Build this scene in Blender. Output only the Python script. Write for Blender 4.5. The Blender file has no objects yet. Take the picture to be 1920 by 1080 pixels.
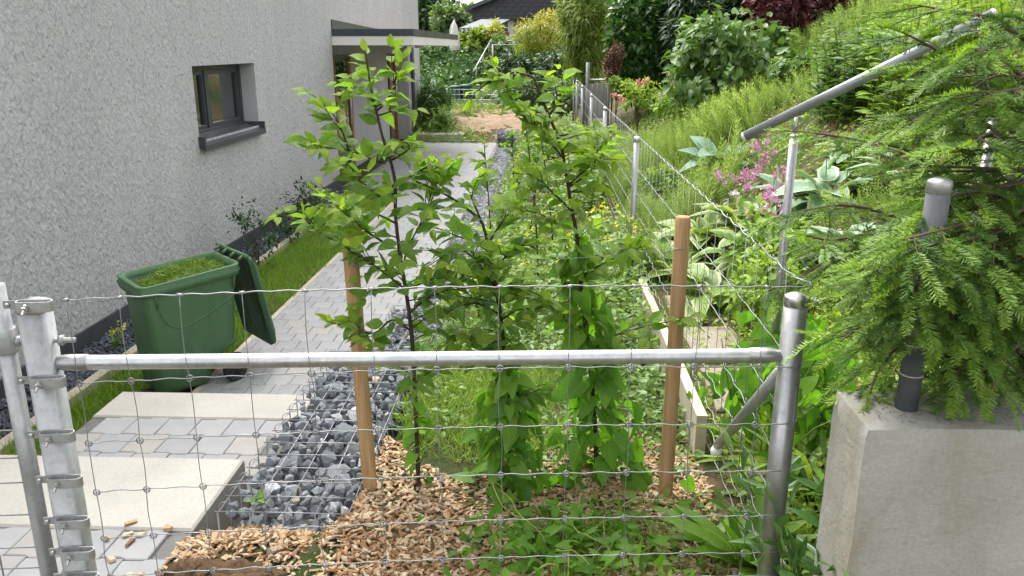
import bpy, math, random
import numpy as np
from mathutils import Vector, Matrix, Euler, noise as mnoise
random.seed(7); rng = np.random.default_rng(7)
SC = bpy.context.scene
COL = SC.collection
PI = math.pi
# ------------------------------------------------------------------ camera
cam = bpy.data.cameras.new('camera'); CAM = bpy.data.objects.new('camera', cam); COL.objects.link(CAM)
cam.sensor_width = 36.0; cam.lens = 28.58; cam.clip_start = 0.05; cam.clip_end = 3000
CAM.location = (0, 0, 2.17); CAM.rotation_euler = (math.radians(90-16.5), 0, math.radians(2.25))
SC.camera = CAM
RC = CAM.rotation_euler.to_matrix()
def ray(px, py): return RC @ Vector(((px-960)/1524.0, -(py-540)/1524.0, -1.0))
def at(px, py, Y=None, Z=None, X=None):
    d = ray(px, py); o = Vector((0, 0, 2.17))
    t = Y/d.y if Y is not None else ((Z-2.17)/d.z if Z is not None else X/d.x)
    return o + d*t
# ------------------------------------------------------------------ sky and sun (bright overcast, light from ahead and left)
SUN_EL, SUN_AZ = math.radians(58), math.radians(-32)
w = bpy.data.worlds.new('World'); SC.world = w; w.use_nodes = True
nt = w.node_tree; nt.nodes.clear()
sky = nt.nodes.new('ShaderNodeTexSky'); sky.sky_type = 'NISHITA'; sky.sun_disc = False
sky.sun_elevation = SUN_EL; sky.sun_rotation = SUN_AZ; sky.air_density = 1.0; sky.dust_density = 3.0; sky.ozone_density = 1.0
hs = nt.nodes.new('ShaderNodeHueSaturation'); hs.inputs['Saturation'].default_value = 0.12; hs.inputs['Value'].default_value = 1.0
bg = nt.nodes.new('ShaderNodeBackground'); bg.inputs['Strength'].default_value = 0.15
wo = nt.nodes.new('ShaderNodeOutputWorld')
nt.links.new(sky.outputs[0], hs.inputs['Color']); nt.links.new(hs.outputs[0], bg.inputs['Color']); nt.links.new(bg.outputs[0], wo.inputs['Surface'])
sl = bpy.data.lights.new('sun', 'SUN'); sl.energy = 1.25; sl.angle = math.radians(38); sl.color = (1.0, 0.96, 0.89)
sun = bpy.data.objects.new('sun', sl); COL.objects.link(sun)
sd = Vector((math.sin(SUN_AZ)*math.cos(SUN_EL), math.cos(SUN_AZ)*math.cos(SUN_EL), math.sin(SUN_EL)))
sun.rotation_euler = sd.to_track_quat('Z', 'Y').to_euler()
vs = SC.view_settings; vs.view_transform = 'Standard'; vs.look = 'None'; vs.gamma = 1.0; vs.use_curve_mapping = False
vs.exposure = 1.82
SC.cycles.max_bounces = 6; SC.cycles.transparent_max_bounces = 12
SC.cycles.diffuse_bounces = 3; SC.cycles.glossy_bounces = 3; SC.cycles.transmission_bounces = 4

# ------------------------------------------------------------------ mesh helpers
class MB:
    """collects vertices and faces with numpy; build() links them as one mesh object"""
    def __init__(s): s.V = []; s.F = {3: [], 4: []}; s.n = 0; s.R = []; s.UV = []; s.T = []; s.M = {3: [], 4: []}
    def add(s, V, F, rnd=0.0, uv=None, tint=0.0, mi=0):
        V = np.asarray(V, float).reshape(-1, 3); k = len(V)
        s.V.append(V)
        s.R.append(np.broadcast_to(np.asarray(rnd, float), (k,)))
        s.T.append(np.broadcast_to(np.asarray(tint, float), (k,)))
        s.UV.append(np.zeros((k, 2)) if uv is None else np.asarray(uv, float))
        if isinstance(F, np.ndarray): groups = [F]
        else:
            groups = []
            for L in (3, 4):
                f = [q for q in F if len(q) == L]
                if f: groups.append(np.array(f, int))
            for q in F:
                if len(q) > 4:
                    groups.append(np.array([(q[0], q[i], q[i+1]) for i in range(1, len(q)-1)], int))
        for f in groups:
            s.F[f.shape[1]].append(f + s.n); s.M[f.shape[1]].append(np.full(len(f), mi))
        s.n += k; return s
    def inst(s, tmpl, M, rnd=None, tint=None):
        """tmpl = (V, F, uv, tint); M = (n,4,4)"""
        V, F, uv, tv = tmpl; n = len(M); k = len(V)
        if n == 0: return s
        W = np.einsum('nij,kj->nki', M[:, :3, :3], V) + M[:, None, :3, 3]
        r = rng.random(n) if rnd is None else rnd
        t = np.zeros(n) if tint is None else tint
        s.V.append(W.reshape(-1, 3)); s.R.append(np.repeat(r, k)); s.T.append((t[:, None]+tv[None, :]).reshape(-1)); s.UV.append(np.tile(uv, (n, 1)))
        off = (np.arange(n)*k)[:, None, None] + s.n
        for f in F:
            s.F[f.shape[1]].append((f[None] + off).reshape(-1, f.shape[1])); s.M[f.shape[1]].append(np.zeros(n*len(f), int))
        s.n += n*k; return s
    def mesh(s, name, mats, smooth=True):
        me = bpy.data.meshes.new(name)
        V = np.concatenate(s.V) if s.V else np.zeros((0, 3))
        f3 = np.concatenate(s.F[3]) if s.F[3] else np.zeros((0, 3), int)
        f4 = np.concatenate(s.F[4]) if s.F[4] else np.zeros((0, 4), int)
        m = np.concatenate([np.concatenate(s.M[k]) if s.M[k] else np.zeros(0, int) for k in (3, 4)])
        loops = np.concatenate([f3.ravel(), f4.ravel()])
        me.vertices.add(len(V)); me.vertices.foreach_set('co', V.ravel().astype(np.float32))
        me.loops.add(len(loops)); me.loops.foreach_set('vertex_index', loops.astype(np.int32))
        np_ = len(f3)+len(f4); me.polygons.add(np_)
        st = np.concatenate([np.arange(len(f3))*3, len(f3)*3+np.arange(len(f4))*4])
        me.polygons.foreach_set('loop_start', st.astype(np.int32))
        me.polygons.foreach_set('material_index', m.astype(np.int32))
        me.polygons.foreach_set('use_smooth', np.full(np_, smooth))
        a = me.attributes.new('rnd', 'FLOAT', 'POINT'); a.data.foreach_set('value', np.concatenate(s.R).astype(np.float32))
        a = me.attributes.new('tint', 'FLOAT', 'POINT'); a.data.foreach_set('value', np.concatenate(s.T).astype(np.float32))
        uv = me.uv_layers.new(name='uv'); U = np.concatenate(s.UV)[loops]; uv.data.foreach_set('uv', U.ravel().astype(np.float32))
        me.update(calc_edges=True); me.validate()
        for mm in (mats if isinstance(mats, (list, tuple)) else [mats]): me.materials.append(mm)
        return me
    def build(s, name, mats, parent=None, smooth=True, **kw):
        return link(name, s.mesh(name, mats, smooth), parent, **kw)
def link(name, me, parent=None, loc=None, mtx=None, label=None, kind=None):
    """meshes are in world coordinates; a parented one is shifted by its thing's base"""
    o = bpy.data.objects.new(name, me); COL.objects.link(o)
    if mtx is not None: o.matrix_basis = mtx
    elif loc is not None: o.location = loc
    if parent is not None:
        o.parent = parent
        b = Vector(parent.get('_b', (0, 0, 0)))
        wloc = o.location.copy(); o.location = wloc - b; o['_b'] = wloc
    if label: o['label'] = label
    if kind: o['kind'] = kind
    return o
def thing(name, label, cat, loc=(0, 0, 0), group=None, kind=None):
    o = bpy.data.objects.new(name, None); COL.objects.link(o); o.location = loc; o['_b'] = Vector(loc)
    o.empty_display_size = 0.1
    if label: o['label'] = label
    if cat: o['category'] = cat
    if group: o['group'] = group
    if kind: o['kind'] = kind
    return o
def tag(o, label, cat=None, group=None, kind=None):
    if label: o['label'] = label
    if cat: o['category'] = cat
    if group: o['group'] = group
    if kind: o['kind'] = kind
    return o
def box(x0, x1, y0, y1, z0, z1, b=0.0):
    if b <= 0:
        V = [(x, y, z) for z in (z0, z1) for y in (y0, y1) for x in (x0, x1)]
        return np.array(V, float), np.array([(0, 2, 3, 1), (4, 5, 7, 6), (0, 1, 5, 4), (2, 6, 7, 3), (0, 4, 6, 2), (1, 3, 7, 5)])
    pts = []; F = []
    def ring(i, z): return [(x0+i, y0+i, z), (x1-i, y0+i, z), (x1-i, y1-i, z), (x0+i, y1-i, z)]
    for i, z in ((b, z0), (0, z0+b), (0, z1-b), (b, z1)): pts += ring(i, z)
    for r in range(3):
        for k in range(4): F.append((r*4+k, r*4+(k+1) % 4, r*4+4+(k+1) % 4, r*4+4+k))
    F += [(3, 2, 1, 0), (12, 13, 14, 15)]
    return np.array(pts, float), np.array(F)
def tube(P, r, n=8, cap=True):
    P = np.asarray(P, float); m = len(P); r = np.broadcast_to(np.asarray(r, float), (m,))
    T = np.gradient(P, axis=0); T /= np.maximum(np.linalg.norm(T, axis=1, keepdims=True), 1e-9)
    a = np.array((0, 0, 1.0)) if abs(T[0][2]) < 0.9 else np.array((1.0, 0, 0))
    N = np.cross(T[0], a); N /= np.linalg.norm(N); V = []
    th = np.arange(n)*2*PI/n; c, s_ = np.cos(th), np.sin(th)
    for i in range(m):
        N = N - T[i]*np.dot(N, T[i]); N /= np.linalg.norm(N); B = np.cross(T[i], N)
        V.append(P[i] + r[i]*(c[:, None]*N + s_[:, None]*B))
    V = np.concatenate(V); F = []
    i = np.arange(m-1)[:, None]*n; k = np.arange(n)[None]; k2 = (k+1) % n
    F = np.stack([i+k, i+k2, i+n+k2, i+n+k], -1).reshape(-1, 4)
    if not cap: return V, F
    Fl = [tuple(q) for q in F] + [tuple(range(n))[::-1], tuple(range((m-1)*n, m*n))]
    return V, Fl
def lathe(prof, n=16, c=(0, 0, 0), ax=2):
    """prof: (r, h) pairs"""
    V = []
    for r, h in prof:
        for k in range(n):
            a = 2*PI*k/n; p = [r*math.cos(a), r*math.sin(a), h]
            if ax == 0: p = [p[2], p[0], p[1]]
            elif ax == 1: p = [p[1], p[2], p[0]]
            V.append((p[0]+c[0], p[1]+c[1], p[2]+c[2]))
    F = []
    for i in range(len(prof)-1):
        for k in range(n): F.append((i*n+k, i*n+(k+1) % n, (i+1)*n+(k+1) % n, (i+1)*n+k))
    F += [tuple(range(n))[::-1], tuple(range((len(prof)-1)*n, len(prof)*n))]
    return np.array(V), F
def spline(P, k=6):
    """Catmull-Rom through points"""
    P = [np.array(p, float) for p in P]; Q = [2*P[0]-P[1]] + P + [2*P[-1]-P[-2]]; out = []
    for i in range(1, len(Q)-2):
        for j in range(k):
            t = j/k; a, b, c, d = Q[i-1], Q[i], Q[i+1], Q[i+2]
            out.append(0.5*(2*b + (c-a)*t + (2*a-5*b+4*c-d)*t*t + (3*b-a-3*c+d)*t**3))
    out.append(P[-1]); return np.array(out)
def frames(D, N):
    """rotation matrices: y along D, z near N"""
    D = D/np.maximum(np.linalg.norm(D, axis=1, keepdims=True), 1e-9)
    X = np.cross(D, N); X /= np.maximum(np.linalg.norm(X, axis=1, keepdims=True), 1e-9)
    Z = np.cross(X, D); return np.stack([X, D, Z], -1)
def mats4(P, R, S):
    n = len(P); M = np.zeros((n, 4, 4)); S = np.asarray(S, float)
    if S.ndim == 1: S = S[:, None].repeat(3, 1)
    M[:, :3, :3] = R*S[:, None, :]; M[:, :3, 3] = P; M[:, 3, 3] = 1; return M
def unit(n):
    v = rng.normal(size=(n, 3)); return v/np.linalg.norm(v, axis=1, keepdims=True)
def n2(x, y, s=1.0, seed=0.0): return mnoise.noise(Vector((x*s+seed, y*s-seed*0.7, seed*1.3)))
def smooth(a, b, x): t = np.clip((x-a)/(b-a), 0, 1); return t*t*(3-2*t)

# ------------------------------------------------------------------ node helpers
def new_mat(name):
    m = bpy.data.materials.new(name); m.use_nodes = True; t = m.node_tree; t.nodes.clear()
    out = t.nodes.new('ShaderNodeOutputMaterial'); return m, t, out
def N(t, typ, **kw):
    n = t.nodes.new(typ)
    for k, v in kw.items():
        if k.startswith('i_'): n.inputs[k[2:].replace('_', ' ')].default_value = v
        else: setattr(n, k, v)
    return n
def L(t, a, b): t.links.new(a, b)
def coord(t, kind='Object', scale=None):
    c = N(t, 'ShaderNodeTexCoord').outputs[kind]
    if scale is not None:
        mp = N(t, 'ShaderNodeMapping'); mp.inputs['Scale'].default_value = scale if not isinstance(scale, (int, float)) else (scale,)*3
        L(t, c, mp.inputs['Vector']); c = mp.outputs[0]
    return c
def noise(t, vec, scale, detail=4, rough=0.55, dist=0.0):
    n = N(t, 'ShaderNodeTexNoise'); n.inputs['Scale'].default_value = scale; n.inputs['Detail'].default_value = detail
    n.inputs['Roughness'].default_value = rough; n.inputs['Distortion'].default_value = dist
    if vec is not None: L(t, vec, n.inputs['Vector'])
    return n.outputs['Fac']
def ramp(t, fac, stops, interp='LINEAR'):
    r = N(t, 'ShaderNodeValToRGB'); e = r.color_ramp.elements; r.color_ramp.interpolation = interp
    while len(e) < len(stops): e.new(0.5)
    for i, (p, c) in enumerate(stops): e[i].position = p; e[i].color = (*c, 1) if len(c) == 3 else c
    L(t, fac, r.inputs[0]); return r.outputs[0]
def mixc(t, fac, a, b, mode='MIX'):
    m = N(t, 'ShaderNodeMix', data_type='RGBA', blend_type=mode)
    for s, v in ((m.inputs['Factor'], fac), (m.inputs['A'], a), (m.inputs['B'], b)):
        if s.type == 'RGBA' or True:
            pass
    def setin(idx, v):
        if hasattr(v, 'is_linked'): L(t, v, m.inputs[idx])
        elif isinstance(v, (int, float)): m.inputs[idx].default_value = v
        else: m.inputs[idx].default_value = (*v, 1)
    setin(0, fac); setin(6, a); setin(7, b); return m.outputs[2]
def math_(t, op, a, b=None):
    m = N(t, 'ShaderNodeMath', operation=op)
    for i, v in enumerate((a, b)):
        if v is None: continue
        if hasattr(v, 'is_linked'): L(t, v, m.inputs[i])
        else: m.inputs[i].default_value = v
    return m.outputs[0]
def bump(t, h, strength, dist, nrm=None):
    b = N(t, 'ShaderNodeBump'); b.inputs['Strength'].default_value = strength; b.inputs['Distance'].default_value = dist
    L(t, h, b.inputs['Height'])
    if nrm is not None: L(t, nrm, b.inputs['Normal'])
    return b.outputs[0]
def prin(t, out, color=None, rough=0.5, metal=0.0, spec=0.5, nrm=None):
    p = N(t, 'ShaderNodeBsdfPrincipled')
    def st(k, v):
        if hasattr(v, 'is_linked'): L(t, v, p.inputs[k])
        else: p.inputs[k].default_value = (*v, 1) if isinstance(v, (tuple, list)) else v
    if color is not None: st('Base Color', color)
    st('Roughness', rough); st('Metallic', metal); st('Specular IOR Level', spec)
    if nrm is not None: L(t, nrm, p.inputs['Normal'])
    if out is not None: L(t, p.outputs[0], out.inputs[0])
    return p
def simple(name, color, rough=0.6, metal=0.0, spec=0.4, var=0.15, vs_=8.0, bs=0.0, bscale=60.0, bdist=0.002, kind='Object'):
    """colour varied by noise, with a fine bump"""
    m, t, out = new_mat(name); c = coord(t, kind)
    f = noise(t, c, vs_, 5)
    lo = tuple(x*(1-var) for x in color); hi = tuple(min(1, x*(1+var)) for x in color)
    col = ramp(t, f, [(0.3, lo), (0.7, hi)])
    nr = bump(t, noise(t, c, bscale, 4), bs, bdist) if bs else None
    prin(t, out, col, rough, metal, spec, nr); return m
def rnd_fac(t):
    a = N(t, 'ShaderNodeAttribute', attribute_name='rnd').outputs['Fac']
    o = N(t, 'ShaderNodeObjectInfo').outputs['Random']
    return math_(t, 'FRACT', math_(t, 'ADD', a, o))
def leaf_mat(name, dark, light, tip=None, veins=0.0, trans=0.38, rough=0.42, margin=None, back=None, spec=0.35, tcol=(1.25, 1.3, 0.55)):
    m, t, out = new_mat(name); r = rnd_fac(t)
    col = mixc(t, r, dark, light)
    uv = N(t, 'ShaderNodeUVMap'); sp = N(t, 'ShaderNodeSeparateXYZ'); L(t, uv.outputs[0], sp.inputs[0])
    ux = math_(t, 'ABSOLUTE', math_(t, 'SUBTRACT', sp.outputs[0], 0.5))
    nr = None
    if tip is not None:
        a = N(t, 'ShaderNodeAttribute', attribute_name='tint').outputs['Fac']
        oc = N(t, 'ShaderNodeObjectInfo').outputs['Color']; sc_ = N(t, 'ShaderNodeSeparateColor'); L(t, oc, sc_.inputs[0])
        f = math_(t, 'MAXIMUM', a, math_(t, 'SUBTRACT', 1.0, sc_.outputs[0])); f = math_(t, 'MINIMUM', f, 1.0)
        col = mixc(t, f, col, tip)
    if veins:
        ph = math_(t, 'SUBTRACT', math_(t, 'MULTIPLY', sp.outputs[1], 62.0), math_(t, 'MULTIPLY', ux, 38.0))
        s = math_(t, 'SINE', ph)
        mid = math_(t, 'LESS_THAN', ux, 0.03)
        h = math_(t, 'ADD', math_(t, 'MULTIPLY', s, 0.5), math_(t, 'MULTIPLY', mid, 1.0))
        nr = bump(t, h, veins, 0.004)
        g = math_(t, 'GREATER_THAN', s, 0.86)
        col = mixc(t, math_(t, 'MULTIPLY', math_(t, 'MAXIMUM', mid, g), 0.3), col, tuple(min(1, x*1.6+0.02) for x in light))
    nz = noise(t, coord(t, 'Object'), 35.0, 2)
    col = mixc(t, 0.35, col, ramp(t, nz, [(0.3, (0.55, 0.55, 0.55)), (0.7, (1.35, 1.35, 1.3))]), 'MULTIPLY')
    if margin is not None:
        wob = noise(t, uv.outputs[0], 7.0, 3)
        e = math_(t, 'ADD', ux, math_(t, 'MULTIPLY', wob, 0.14))
        mk = ramp(t, e, [(0.40, (0, 0, 0)), (0.46, (1, 1, 1))])
        col = mixc(t, mk, col, margin)
    p = prin(t, None, col, rough, 0, spec, nr)
    if trans > 0:
        tr = N(t, 'ShaderNodeBsdfTranslucent'); tc = mixc(t, 1.0, col, tcol, 'MULTIPLY'); L(t, tc, tr.inputs[0])
        if nr is not None: L(t, nr, tr.inputs['Normal'])
        ms = N(t, 'ShaderNodeMixShader'); ms.inputs[0].default_value = trans
        L(t, p.outputs[0], ms.inputs[1]); L(t, tr.outputs[0], ms.inputs[2]); L(t, ms.outputs[0], out.inputs[0])
    else: L(t, p.outputs[0], out.inputs[0])
    return m
# ------------------------------------------------------------------ materials
def mat_plaster():
    m, t, out = new_mat('roughcast_plaster'); c = coord(t, 'Object'); cs = coord(t, 'Object', (1, 1, 0.62))
    a = noise(t, cs, 22, 6, 0.62, 0.7); b = noise(t, cs, 75, 4, 0.6); v = N(t, 'ShaderNodeTexVoronoi'); v.inputs['Scale'].default_value = 38; L(t, cs, v.inputs['Vector'])
    h = math_(t, 'ADD', math_(t, 'MULTIPLY', a, 1.3), math_(t, 'MULTIPLY', b, 0.45))
    h = math_(t, 'ADD', h, math_(t, 'MULTIPLY', v.outputs['Distance'], 0.35))
    big = noise(t, c, 0.7, 3)
    col = ramp(t, big, [(0.3, (0.52, 0.52, 0.525)), (0.7, (0.57, 0.57, 0.57))])
    pit = ramp(t, a, [(0.30, (0.5, 0.5, 0.51)), (0.46, (1, 1, 1))])
    col = mixc(t, 0.52, col, pit, 'MULTIPLY')
    st = noise(t, coord(t, 'Object', (2.0, 2.0, 0.25)), 1.1, 5, 0.6); col = mixc(t, 0.5, col, ramp(t, st, [(0.35, (0.90, 0.90, 0.89)), (0.65, (1.04, 1.04, 1.04))]), 'MULTIPLY')
    prin(t, out, col, 0.95, 0, 0.1, bump(t, h, 1.0, 0.034)); return m
def mat_concrete(name, c0, c1, stain=None, bs=0.5, speck=False, rough=0.85, bscale=25, bdist=0.004):
    m, t, out = new_mat(name); c = coord(t, 'Object')
    f = noise(t, c, 3.0, 6, 0.6); col = ramp(t, f, [(0.3, c0), (0.7, c1)])
    fine = noise(t, c, 110, 3)
    col = mixc(t, 0.5, col, ramp(t, fine, [(0.3, (0.82, 0.82, 0.82)), (0.7, (1.14, 1.14, 1.14))]), 'MULTIPLY')
    if stain is not None:
        cs = coord(t, 'Object', (2.2, 2.2, 0.7)); g = noise(t, cs, 1.6, 5, 0.65, 0.4)
        col = mixc(t, ramp(t, g, [(0.50, (0, 0, 0)), (0.66, (0.75, 0.75, 0.75))]), col, stain)
    if speck:
        v = N(t, 'ShaderNodeTexVoronoi'); v.inputs['Scale'].default_value = 55; L(t, c, v.inputs['Vector'])
        pm = ramp(t, v.outputs['Distance'], [(0.10, (1, 1, 1)), (0.17, (0, 0, 0))])
        col = mixc(t, math_(t, 'MULTIPLY', pm, 0.35), col, (0.30, 0.25, 0.19))
    cb = coord(t, 'Object', (0.9, 0.9, 1.35))
    h = math_(t, 'ADD', noise(t, cb, bscale, 5, 0.6, 0.8), math_(t, 'MULTIPLY', fine, 0.15))
    prin(t, out, col, rough, 0, 0.25, bump(t, h, bs, bdist)); return m
def mat_galv(name='galvanised_steel', base=(0.55, 0.57, 0.59), rough=0.38, metal=0.9):
    m, t, out = new_mat(name); c = coord(t, 'Object')
    v = N(t, 'ShaderNodeTexVoronoi'); v.inputs['Scale'].default_value = 90; L(t, c, v.inputs['Vector'])
    sp = ramp(t, noise(t, coord(t, 'Object', (1, 1, 0.35)), 16, 6, 0.65), [(0.32, tuple(x*0.80 for x in base)), (0.68, tuple(min(1, x*1.12) for x in base))])
    col = mixc(t, 0.10, sp, v.outputs['Color'], 'OVERLAY')
    hsv = N(t, 'ShaderNodeHueSaturation'); hsv.inputs['Saturation'].default_value = 0.3; L(t, col, hsv.inputs['Color'])
    r = ramp(t, noise(t, c, 22, 4), [(0.3, (rough-0.09,)*3), (0.7, (rough+0.12,)*3)])
    prin(t, out, hsv.outputs[0], r, metal, 0.5, bump(t, noise(t, c, 160, 3), 0.12, 0.001)); return m
def mat_wood(name, c0, c1, axis_scale=(14, 14, 1.1), rough=0.7):
    m, t, out = new_mat(name); c = coord(t, 'Object', axis_scale)
    f = noise(t, c, 3.2, 6, 0.6, 0.5); col = ramp(t, f, [(0.28, c0), (0.72, c1)])
    k = noise(t, coord(t, 'Object', (6, 6, 2.5)), 2.3, 3)
    col = mixc(t, ramp(t, k, [(0.66, (0, 0, 0)), (0.76, (0.6, 0.6, 0.6))]), col, tuple(x*0.45 for x in c0))
    prin(t, out, col, rough, 0, 0.3, bump(t, f, 0.35, 0.002)); return m
def mat_chip():
    m, t, out = new_mat('wood_chip'); r = rnd_fac(t)
    col = ramp(t, r, [(0.0, (0.20, 0.10, 0.045)), (0.25, (0.38, 0.24, 0.13)), (0.6, (0.50, 0.36, 0.22)), (0.85, (0.56, 0.45, 0.31)), (1.0, (0.42, 0.34, 0.27))])
    ti = N(t, 'ShaderNodeAttribute', attribute_name='tint').outputs['Fac']
    col = mixc(t, ti, col, (0.20, 0.085, 0.035))
    g = noise(t, coord(t, 'Object'), 120, 3); col = mixc(t, 0.45, col, ramp(t, g, [(0.3, (0.6, 0.6, 0.6)), (0.7, (1.2, 1.2, 1.2))]), 'MULTIPLY')
    prin(t, out, col, 0.8, 0, 0.2, bump(t, g, 0.4, 0.002)); return m
def mat_stone(name, dark, light, white=0.0):
    m, t, out = new_mat(name); r = rnd_fac(t); c = coord(t, 'Object')
    off = N(t, 'ShaderNodeVectorMath', operation='ADD'); L(t, c, off.inputs[0])
    cb = N(t, 'ShaderNodeCombineXYZ'); r10 = math_(t, 'MULTIPLY', r, 40.0)
    for i in range(3): L(t, r10, cb.inputs[i])
    L(t, cb.outputs[0], off.inputs[1]); cc = off.outputs[0]
    col = mixc(t, r, dark, light)
    f = noise(t, cc, 18, 6, 0.65, 0.7)
    col = mixc(t, 0.6, col, ramp(t, f, [(0.3, (0.55, 0.55, 0.56)), (0.7, (1.5, 1.5, 1.5))]), 'MULTIPLY')
    if white:
        wv = noise(t, cc, 9, 5, 0.7, 1.6)
        thr = math_(t, 'ADD', wv, math_(t, 'MULTIPLY', math_(t, 'GREATER_THAN', r, 0.86), 0.14))
        col = mixc(t, ramp(t, thr, [(0.585, (0, 0, 0)), (0.66, (1, 1, 1))]), col, (0.52, 0.53, 0.54))
        cream = math_(t, 'GREATER_THAN', r, 0.975); col = mixc(t, cream, col, (0.55, 0.47, 0.34))
    prin(t, out, col, 0.75, 0, 0.35, bump(t, noise(t, cc, 40, 5, 0.6), 0.5, 0.006)); return m
def mat_paver():
    m, t, out = new_mat('concrete_paver'); r = rnd_fac(t); c = coord(t, 'Object')
    col = ramp(t, r, [(0, (0.285, 0.288, 0.295)), (0.45, (0.325, 0.325, 0.325)), (0.8, (0.30, 0.302, 0.31)), (0.93, (0.345, 0.325, 0.30)), (1, (0.32, 0.305, 0.29))])
    f = noise(t, c, 7, 5, 0.6); col = mixc(t, 0.4, col, ramp(t, f, [(0.3, (0.8, 0.8, 0.8)), (0.7, (1.16, 1.15, 1.13))]), 'MULTIPLY')
    g = noise(t, c, 260, 2); col = mixc(t, 0.4, col, ramp(t, g, [(0.35, (0.8, 0.8, 0.8)), (0.65, (1.15, 1.15, 1.15))]), 'MULTIPLY')
    prin(t, out, col, 0.85, 0, 0.25, bump(t, g, 0.3, 0.001)); return m
def mat_soil(name, c0, c1, green=None, bs=0.8):
    m, t, out = new_mat(name); c = coord(t, 'Object')
    f = noise(t, c, 9, 8, 0.7); col = ramp(t, f, [(0.3, c0), (0.7, c1)])
    if green is not None:
        g = noise(t, c, 1.3, 6, 0.7); col = mixc(t, ramp(t, g, [(0.42, (0, 0, 0)), (0.58, (1, 1, 1))]), col, green)
    prin(t, out, col, 0.95, 0, 0.15, bump(t, math_(t, 'ADD', f, math_(t, 'MULTIPLY', noise(t, c, 60, 4), 0.4)), bs, 0.03)); return m
def mat_bark(name, c0, c1, sc=60):
    m, t, out = new_mat(name); c = coord(t, 'Object', (1, 1, 0.3)); f = noise(t, c, sc, 5, 0.65)
    prin(t, out, ramp(t, f, [(0.3, c0), (0.7, c1)]), 0.8, 0, 0.25, bump(t, f, 0.6, 0.004)); return m
def mat_plastic(name, col, rough=0.42, streak=True):
    m, t, out = new_mat(name); c = coord(t, 'Object'); f = noise(t, coord(t, 'Object', (3, 3, 0.8)), 3, 6, 0.65)
    cc = ramp(t, f, [(0.3, tuple(x*0.86 for x in col)), (0.7, tuple(x*1.12 for x in col))])
    d = noise(t, coord(t, 'Object', (1, 1, 0.5)), 6, 6, 0.7)
    cc = mixc(t, ramp(t, d, [(0.58, (0, 0, 0)), (0.75, (0.35, 0.35, 0.35))]), cc, (0.22, 0.21, 0.16))
    r = ramp(t, d, [(0.3, (rough,)*3), (0.7, (min(1, rough+0.22),)*3)])
    prin(t, out, cc, r, 0, 0.45, bump(t, noise(t, c, 220, 2), 0.08, 0.001)); return m
def mat_glass():
    m, t, out = new_mat('window_glass')
    g = N(t, 'ShaderNodeBsdfGlossy'); g.inputs['Roughness'].default_value = 0.015; g.inputs['Color'].default_value = (0.9, 0.95, 0.93, 1)
    tr = N(t, 'ShaderNodeBsdfTransparent'); tr.inputs[0].default_value = (0.62, 0.68, 0.66, 1)
    fr = N(t, 'ShaderNodeFresnel'); fr.inputs['IOR'].default_value = 1.9
    f = math_(t, 'MINIMUM', math_(t, 'ADD', math_(t, 'MULTIPLY', fr.outputs[0], 1.2), 0.10), 1.0)
    ms = N(t, 'ShaderNodeMixShader'); L(t, f, ms.inputs[0]); L(t, tr.outputs[0], ms.inputs[1]); L(t, g.outputs[0], ms.inputs[2]); L(t, ms.outputs[0], out.inputs[0])
    return m
M = {}
M['plaster'] = mat_plaster()
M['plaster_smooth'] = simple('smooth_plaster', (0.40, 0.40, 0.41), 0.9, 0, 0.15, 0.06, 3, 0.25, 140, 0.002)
M['plinth'] = simple('dark_plinth', (0.055, 0.062, 0.072), 0.6, 0, 0.4, 0.2, 5, 0.2, 90)
M['anthracite'] = simple('anthracite_metal', (0.045, 0.052, 0.060), 0.34, 0.0, 0.5, 0.12, 6)
M['white_render'] = simple('white_fascia', (0.72, 0.70, 0.66), 0.8, 0, 0.2, 0.05, 2, 0.15, 120)
M['glass'] = mat_glass()
M['room'] = simple('room_wall', (0.30, 0.30, 0.29), 0.9)
M['curtain'] = simple('net_curtain', (0.62, 0.62, 0.62), 0.9)
M['oak'] = mat_wood('oak_frame', (0.20, 0.09, 0.035), (0.34, 0.17, 0.07))
M['black'] = simple('black_rubber', (0.018, 0.018, 0.019), 0.6, 0, 0.4, 0.2, 9)
M['galv'] = mat_galv('galvanised_steel', (0.36, 0.38, 0.385), 0.46, 0.6)
M['galv_bright'] = mat_galv('bright_galvanised_steel', (0.48, 0.50, 0.52), 0.38, 0.85)
M['galv_grey'] = mat_galv('grey_zinc_steel', (0.36, 0.36, 0.37), 0.38, 0.85)
M['wire'] = mat_galv('zinc_wire', (0.30, 0.31, 0.33), 0.45, 0.7)
M['wire_gabion'] = mat_galv('dull_zinc_wire', (0.30, 0.31, 0.33), 0.5, 0.6)
M['inox'] = mat_galv('stainless_steel', (0.48, 0.47, 0.45), 0.33, 0.95)
M['pipe_dark'] = simple('dark_grey_pipe', (0.075, 0.082, 0.09), 0.65, 0.0, 0.4, 0.3, 14, 0.2, 90)
M['rail_grey'] = simple('grey_painted_rail', (0.26, 0.265, 0.28), 0.36, 0.35, 0.5, 0.15, 20, 0.1, 120)
M['conc_wall'] = mat_concrete('weathered_concrete', (0.32, 0.315, 0.29), (0.40, 0.39, 0.355), (0.27, 0.235, 0.17), 0.7, bscale=26, bdist=0.005)
M['conc_kerb'] = mat_concrete('kerb_concrete', (0.42, 0.36, 0.28), (0.52, 0.46, 0.37), None, 0.4)
M['block'] = mat_concrete('pale_step_concrete', (0.375, 0.355, 0.32), (0.45, 0.425, 0.385), None, 0.15, True)
M['slab'] = mat_concrete('slab_concrete', (0.24, 0.19, 0.155), (0.33, 0.275, 0.23), None, 0.5)
M['paver'] = mat_paver()
M['joint'] = mat_soil('joint_sand', (0.12, 0.118, 0.112), (0.20, 0.195, 0.185), None, 0.3)
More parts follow.
